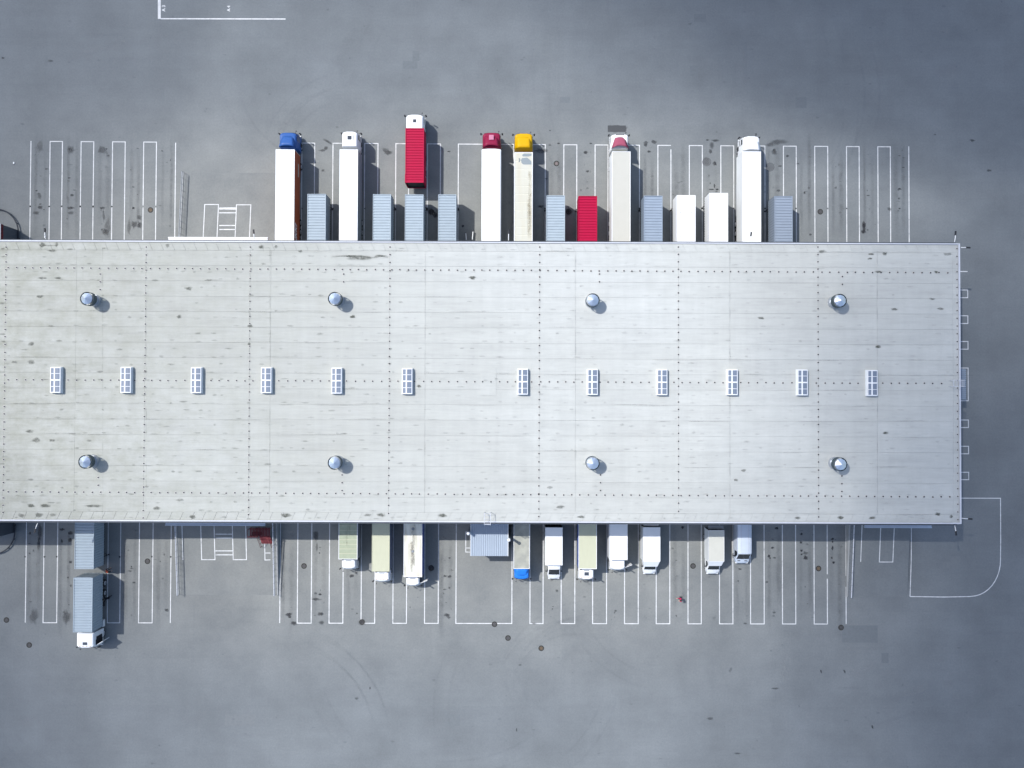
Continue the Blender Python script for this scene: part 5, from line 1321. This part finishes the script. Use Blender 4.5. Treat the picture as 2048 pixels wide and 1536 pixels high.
# ------------------------------------------------------------------ stains and tyre marks on the yard
oil = Dec(); ty_ = Dec(); sc_ = Dec()
def os_(px, py, rx, ry, st, ang=0):
    x, y = G(px, py); oil.blob(x, y, rx/14.4, ry/14.4, st, .008, ang=ang)
SP = [(1728, 451, 4, 9, .9), (1727, 463, 6, 4, .95), (1728, 457, 5, 12, .4), (1609, 386, 3, 1.5, 1), (1779, 418, 5, 4, .5), (1799, 378, 4, 2, .9), (1736, 391, 4, 1.6, .8), (1799, 417, 3, 2, .7),
      (268, 449, 7, 8, .55), (258, 455, 4, 20, .35), (279, 450, 5, 8, .7), (279, 435, 6, 6, .5), (210, 463, 7, 8, .5), (215, 455, 8, 20, .3), (80, 415, 6, 4, .7), (141, 416, 8, 3.5, .7), (205, 416, 6, 3, .7), (267, 416, 4, 3, .8),
      (144, 390, 5, 3, .7), (79, 392, 5, 8, .4), (142, 300, 9, 8, .45), (205, 300, 10, 9, .45), (80, 293, 8, 16, .3), (72, 426, 8, 4, .5), (142, 426, 7, 4, .45), (207, 432, 3, 12, .4), (91, 461, 1.6, 5, .9),
      (1292, 285, 6, 3, .6), (1291, 290, 4, 4, .7), (1308, 284, 7, 5, .6), (1298, 303, 4, 3, .8), (1171, 305, 5, 4, .8), (1182, 287, 4, 1.6, .8), (1175, 343, 4, 3, .7), (1100, 261, 3, 1.6, .6), (1117, 287, 4, 1.6, .7),
      (1413, 323, 9, 9, .5), (1430, 327, 4, 5, .8), (1424, 291, 5, 8, .5), (1430, 281, 8, 3, .6), (1421, 303, 4, 5, .6), (1415, 280, 4, 2, .8), (1548, 303, 6, 7, .5), (1555, 284, 20, 6, .4), (1540, 290, 10, 4, .35), (1575, 312, 4, 3, .7),
      (1424, 379, 6, 1.5, .9), (1434, 379, 4, 2, .8), (1429, 372, 2, 6, .6), (1560, 332, 5, 2, .6), (1557, 381, 5, 3.5, .5), (1512, 268, 3, 1.5, .9),
      (1797, 1093, 6, 4, .95), (1809, 1089, 3, 2, .9), (1811, 1107, 4, 2, .8), (1803, 1098, 8, 7, .3), (1746, 1104.5, 7, 2.5, 1), (1743, 1093, 5, 2, .6), (1744, 1119, 6, 2, .4), (1553, 1056.5, 5, 3, .9),
      (1545, 1095.5, 4, 2.4, 1), (1538, 1112, 3.6, 3, 1), (1540, 1116, 2, 2, .9), (1549, 1115.5, 4, 2.4, .6), (1603, 1068, 3, 2.5, .9), (1602, 1085, 3, 2.5, .9), (1603, 1101, 3.6, 2.4, .9), (1611, 1115.5, 5, 5, 1), (1611, 1106, 6, 4, .5), (1603, 1108.5, 2.5, 2, .8),
      (1665, 1078, 3.6, 3, .9), (1665, 1083.5, 2.5, 2.4, .9), (1665, 1096, 2.5, 5, .9), (1664, 1116, 2.4, 3, .9), (1667, 1125, 3.6, 3, .9), (1480, 1138, 4, 1.6, .9), (1365, 1055, 4, 3, .9),
      (577, 1229, 8, 5, .8), (579, 1234, 4, 3, .8), (588, 1246, 7, 4.5, .75), (641, 1228, 7, 4, .6), (643, 1245, 6, 4, .5), (640, 1189, 4, 2.4, .9), (632, 1198.5, 11, 3, .6), (639, 1106, 2, 2, .8), (632, 1071, 7, 12, .5), (634, 1095, 3, 10, .35),
      (704, 1152, 5, 3.6, .8), (712, 1145, 3, 2.4, .7), (894, 1230, 6, 4, .7), (897, 1235, 4, 3, .6), (890, 1152, 4, 2, .7), (899, 1153, 5, 3, .6), (899, 1116, 3, 2, .6), (125, 1059, 6, 3, .8), (140, 1066, 6, 4, .9), (140, 1080, 5, 6, .8), (124, 1082, 3, 4, .6), (60, 1067, 3, 3, .8),
      (78, 1087, 4, 14, .6), (80, 1065, 5, 20, .5), (141, 1124, 4, 3, .8), (67, 1234, 9, 16, .4), (133, 1234, 9, 15, .45), (136, 1155, 2, 2, .8), (142, 1171, 3, 3, .6), (333, 1220, 5, 4, .5), (263, 1133, 2, 1.6, .9), (260, 1142, 5, 2, .5), (268, 1165, 4, 2, .6),
      (1945, 281, 6, 3, .6), (1978, 341, 6, 3, .6), (1870, 269, 3, 2, .5), (6, 116, 4, 2, .8), (101, 122, 8, 3, .4), (28, 328, 2, 2, .5),
      (652, 296, 5, 4, .6), (645, 301, 8, 3, .5), (776, 305, 9, 6, .6), (770, 300, 7, 5, .4), (655, 283, 12, 3, .5, -.5), (646, 341, 4, 3, .5), (898, 303, 4, 1.6, .8), (870, 430, 6, 9, .7), (1138, 423, 9, 9, .6), (863, 424, 9, 9, .6), (1084, 302, 18, 6, .5), (1082, 413, 6, 4, .6), (1250, 460, 4, 2, .5),
      (1642, 1343, 2, 5, .7, .4), (1689, 1343, 2, 5, .7, .4), (1550, 1377, 9, 2.4, .5), (1745, 1454, 2, 5, .7, .4), (1461, 1340, 3, 7, .3, -.4), (1420, 1437, 7, 4, .35), (1475, 1507, 7, 2, .5), (740, 1376, 1.6, 4, .8), (713, 1397, 5, 3, .4), (724, 1244, 8, 8, .4), (862, 1136, 9, 9, .5), (1108, 1134, 5, 3, .1),
      (926, 452, 4, 3, .9), (1068, 1247, 5, 2, .5), (1490, 1247, 5, 2, .4), (1040, 1330, 4, 1.5, .4), (1033, 1460, 2, 5, .5)]
for q in SP: os_(*q)
for k in range(230):
    top = random.random() < .5
    px = random.choice([80, 143, 206, 269, 332, 1110, 1173, 1297, 1360, 1424, 1548, 1612, 1675, 1738, 1800] if top else [68, 130, 260, 325, 577, 640, 704, 830, 893, 1105, 1168, 1232, 1295, 1358, 1420, 1484, 1547, 1610, 1672])
    py = random.uniform(290, 470) if top else random.uniform(1060, 1240)
    os_(px+random.gauss(0, 7), py, random.uniform(1, 4.5), random.uniform(.8, 3), random.choice([.15, .2, .3, .5]))
for px in (62, 100, 125, 162, 187.5, 225):   # dark joints where a cable duct crosses the lines
    os_(px-1.5, 413, 2.4, 2.4, 1)
for px in (604, 666, 729.5, 791, 855, 1090, 1279, 1467, 1530, 1592, 1693, 1655): os_(px, 417, 2, 2, .9)
for px in (50.5, 89, 113.5, 239.5, 304, 341): os_(px, 1113.5, 2.4, 2.4, .9)
for k in range(160):
    os_(random.uniform(0, 2048), random.choice([random.uniform(0, 280), random.uniform(1255, 1536)]), random.uniform(1, 5), random.uniform(1, 3), random.uniform(.05, .22))
a = (1214, 249); b_ = (1253, 265)
cx_, cy_ = G(1233.5, 257.5); 
for k in range(16): oil.blob(cx_+random.uniform(-1.05, 1.05), cy_+random.uniform(-.25, .25), .5, .34, .55, .008, jag=.15)
oil.build('oil_stain', M_OIL, ground)
o = MB().box(cx_-1.25, cx_+1.25, cy_-.45, cy_+.45, .002, .014).build('asphalt_patch', paint('dark_patch', (.062, .066, .07), .8, .3, scale=4), ground)
for px, py, w_, h_, k in ((1880, 1318, 16, 10, 1), (1897, 1366, 18, 10, 1), (1912, 1392, 14, 12, 1), (1944, 1473, 16, 12, 1), (1770, 1316, 14, 20, 0), (1900, 1130, 30, 12, 1), (1912, 1118, 18, 12, 1), (1720, 1268, 70, 34, 0), (1602, 205, 22, 22, 0), (1388, 142, 16, 20, 0), (1400, 36, 24, 16, 0), (832, 112, 14, 20, 0), (820, 130, 30, 16, 0), (1130, 200, 20, 12, 0), (480, 1440, 60, 22, 1), (905, 1440, 30, 22, 0)):
    x, y = G(px, py); w_ /= 28.9; h_ /= 28.9
    pm_ = paint('pale_repair', (.150, .164, .172), .9, .3, scale=3) if k else paint('dark_repair', (.132, .147, .156), .9, .3, scale=3)
    MB().box(x-w_, x+w_, y-h_, y+h_, -.01, .0022).build('asphalt_patch', pm_, ground)
def arc_mark(px, py, R_, a0, a1, wd, st, dec):
    x, y = G(px, py); n = 24
    dec.ribbon([(x+R_*math.cos(a0+(a1-a0)*i/n), y+R_*math.sin(a0+(a1-a0)*i/n)) for i in range(n+1)], wd, st, .0065)
for k in range(22):      # turning arcs
    px = random.uniform(150, 1750); south = random.random() < .6
    py = random.uniform(1300, 1500) if south else random.uniform(60, 260)
    R_ = random.uniform(9, 22); a0 = random.uniform(0, 2*PI); sp = random.uniform(.4, 1.2); st = random.uniform(.04, .13)
    arc_mark(px, py, R_, a0, a0+sp, .5, st, ty_); arc_mark(px, py, R_+2.05, a0, a0+sp, .5, st, ty_)
for (px, py, R_, a0, a1) in ((1150, 1400, 9, 1.2, 2.9), (1190, 1405, 12, 1.3, 2.8), (1350, 1150, 14, 3.6, 4.6), (900, 1230, 20, 4.6, 5.4), (980, 1330, 16, 5.3, 6.1), (700, 330, 9, 1.8, 3.0), (720, 340, 12, 1.7, 2.9), (520, 1500, 16, .2, 1.2), (660, 140, 13, 3.4, 4.4), (560, 1480, 13, .1, 1.3)):
    arc_mark(px, py, R_, a0, a1, .45, .15, ty_); arc_mark(px, py, R_+2, a0, a1, .45, .12, ty_)
for px in [80, 143, 206, 269, 332, 1110, 1297, 1360, 1424, 1548, 1612, 1675, 1738, 1800]:
    for dx in (-8.5, 8.5):
        x, y0 = G(px+dx+random.uniform(-2, 2), 480); _, y1 = G(px, random.uniform(255, 320))
        ty_.ribbon([(x+random.uniform(-.04, .04), y0+(y1-y0)*t/10) for t in range(11)], random.uniform(.5, .9), random.uniform(.25, .6), .0065)
for px in [68, 130, 260, 325, 577, 640, 704, 893, 1358, 1484, 1547, 1610, 1672]:
    for dx in (-8.5, 8.5):
        x, y0 = G(px+dx+random.uniform(-2, 2), 1050); _, y1 = G(px, random.uniform(1215, 1290))
        ty_.ribbon([(x+random.uniform(-.04, .04), y0+(y1-y0)*t/10) for t in range(11)], random.uniform(.5, .9), random.uniform(.25, .6), .0065)
for k in range(40):
    x, y = G(random.uniform(0, 2048), random.choice([random.uniform(20, 260), random.uniform(1260, 1500)]))
    L_ = random.uniform(2, 9); a = random.choice([0, 0, PI/2, .3])
    sc_.ribbon([(x+math.cos(a)*L_*t/6, y+math.sin(a)*L_*t/6) for t in range(7)], random.uniform(.3, 1.8), random.uniform(.06, .25), .006)
ty_.build('tyre_mark', M_TYRE, ground); sc_.build('dust_mark', M_SCUFF, ground)
# tiny litter
for px, py, lb in ((28, 326, 'small white scrap of litter on the asphalt at far left'), (90.5, 474, 'small white scrap by the north wall at far left')):
    x, y = G(px, py)
    o = MB().box(-.09, .09, -.14, .12, .01, .1, .02).build('litter', M_WHITE); o.location = (x, y, 0); tag(o, lb, 'litter')
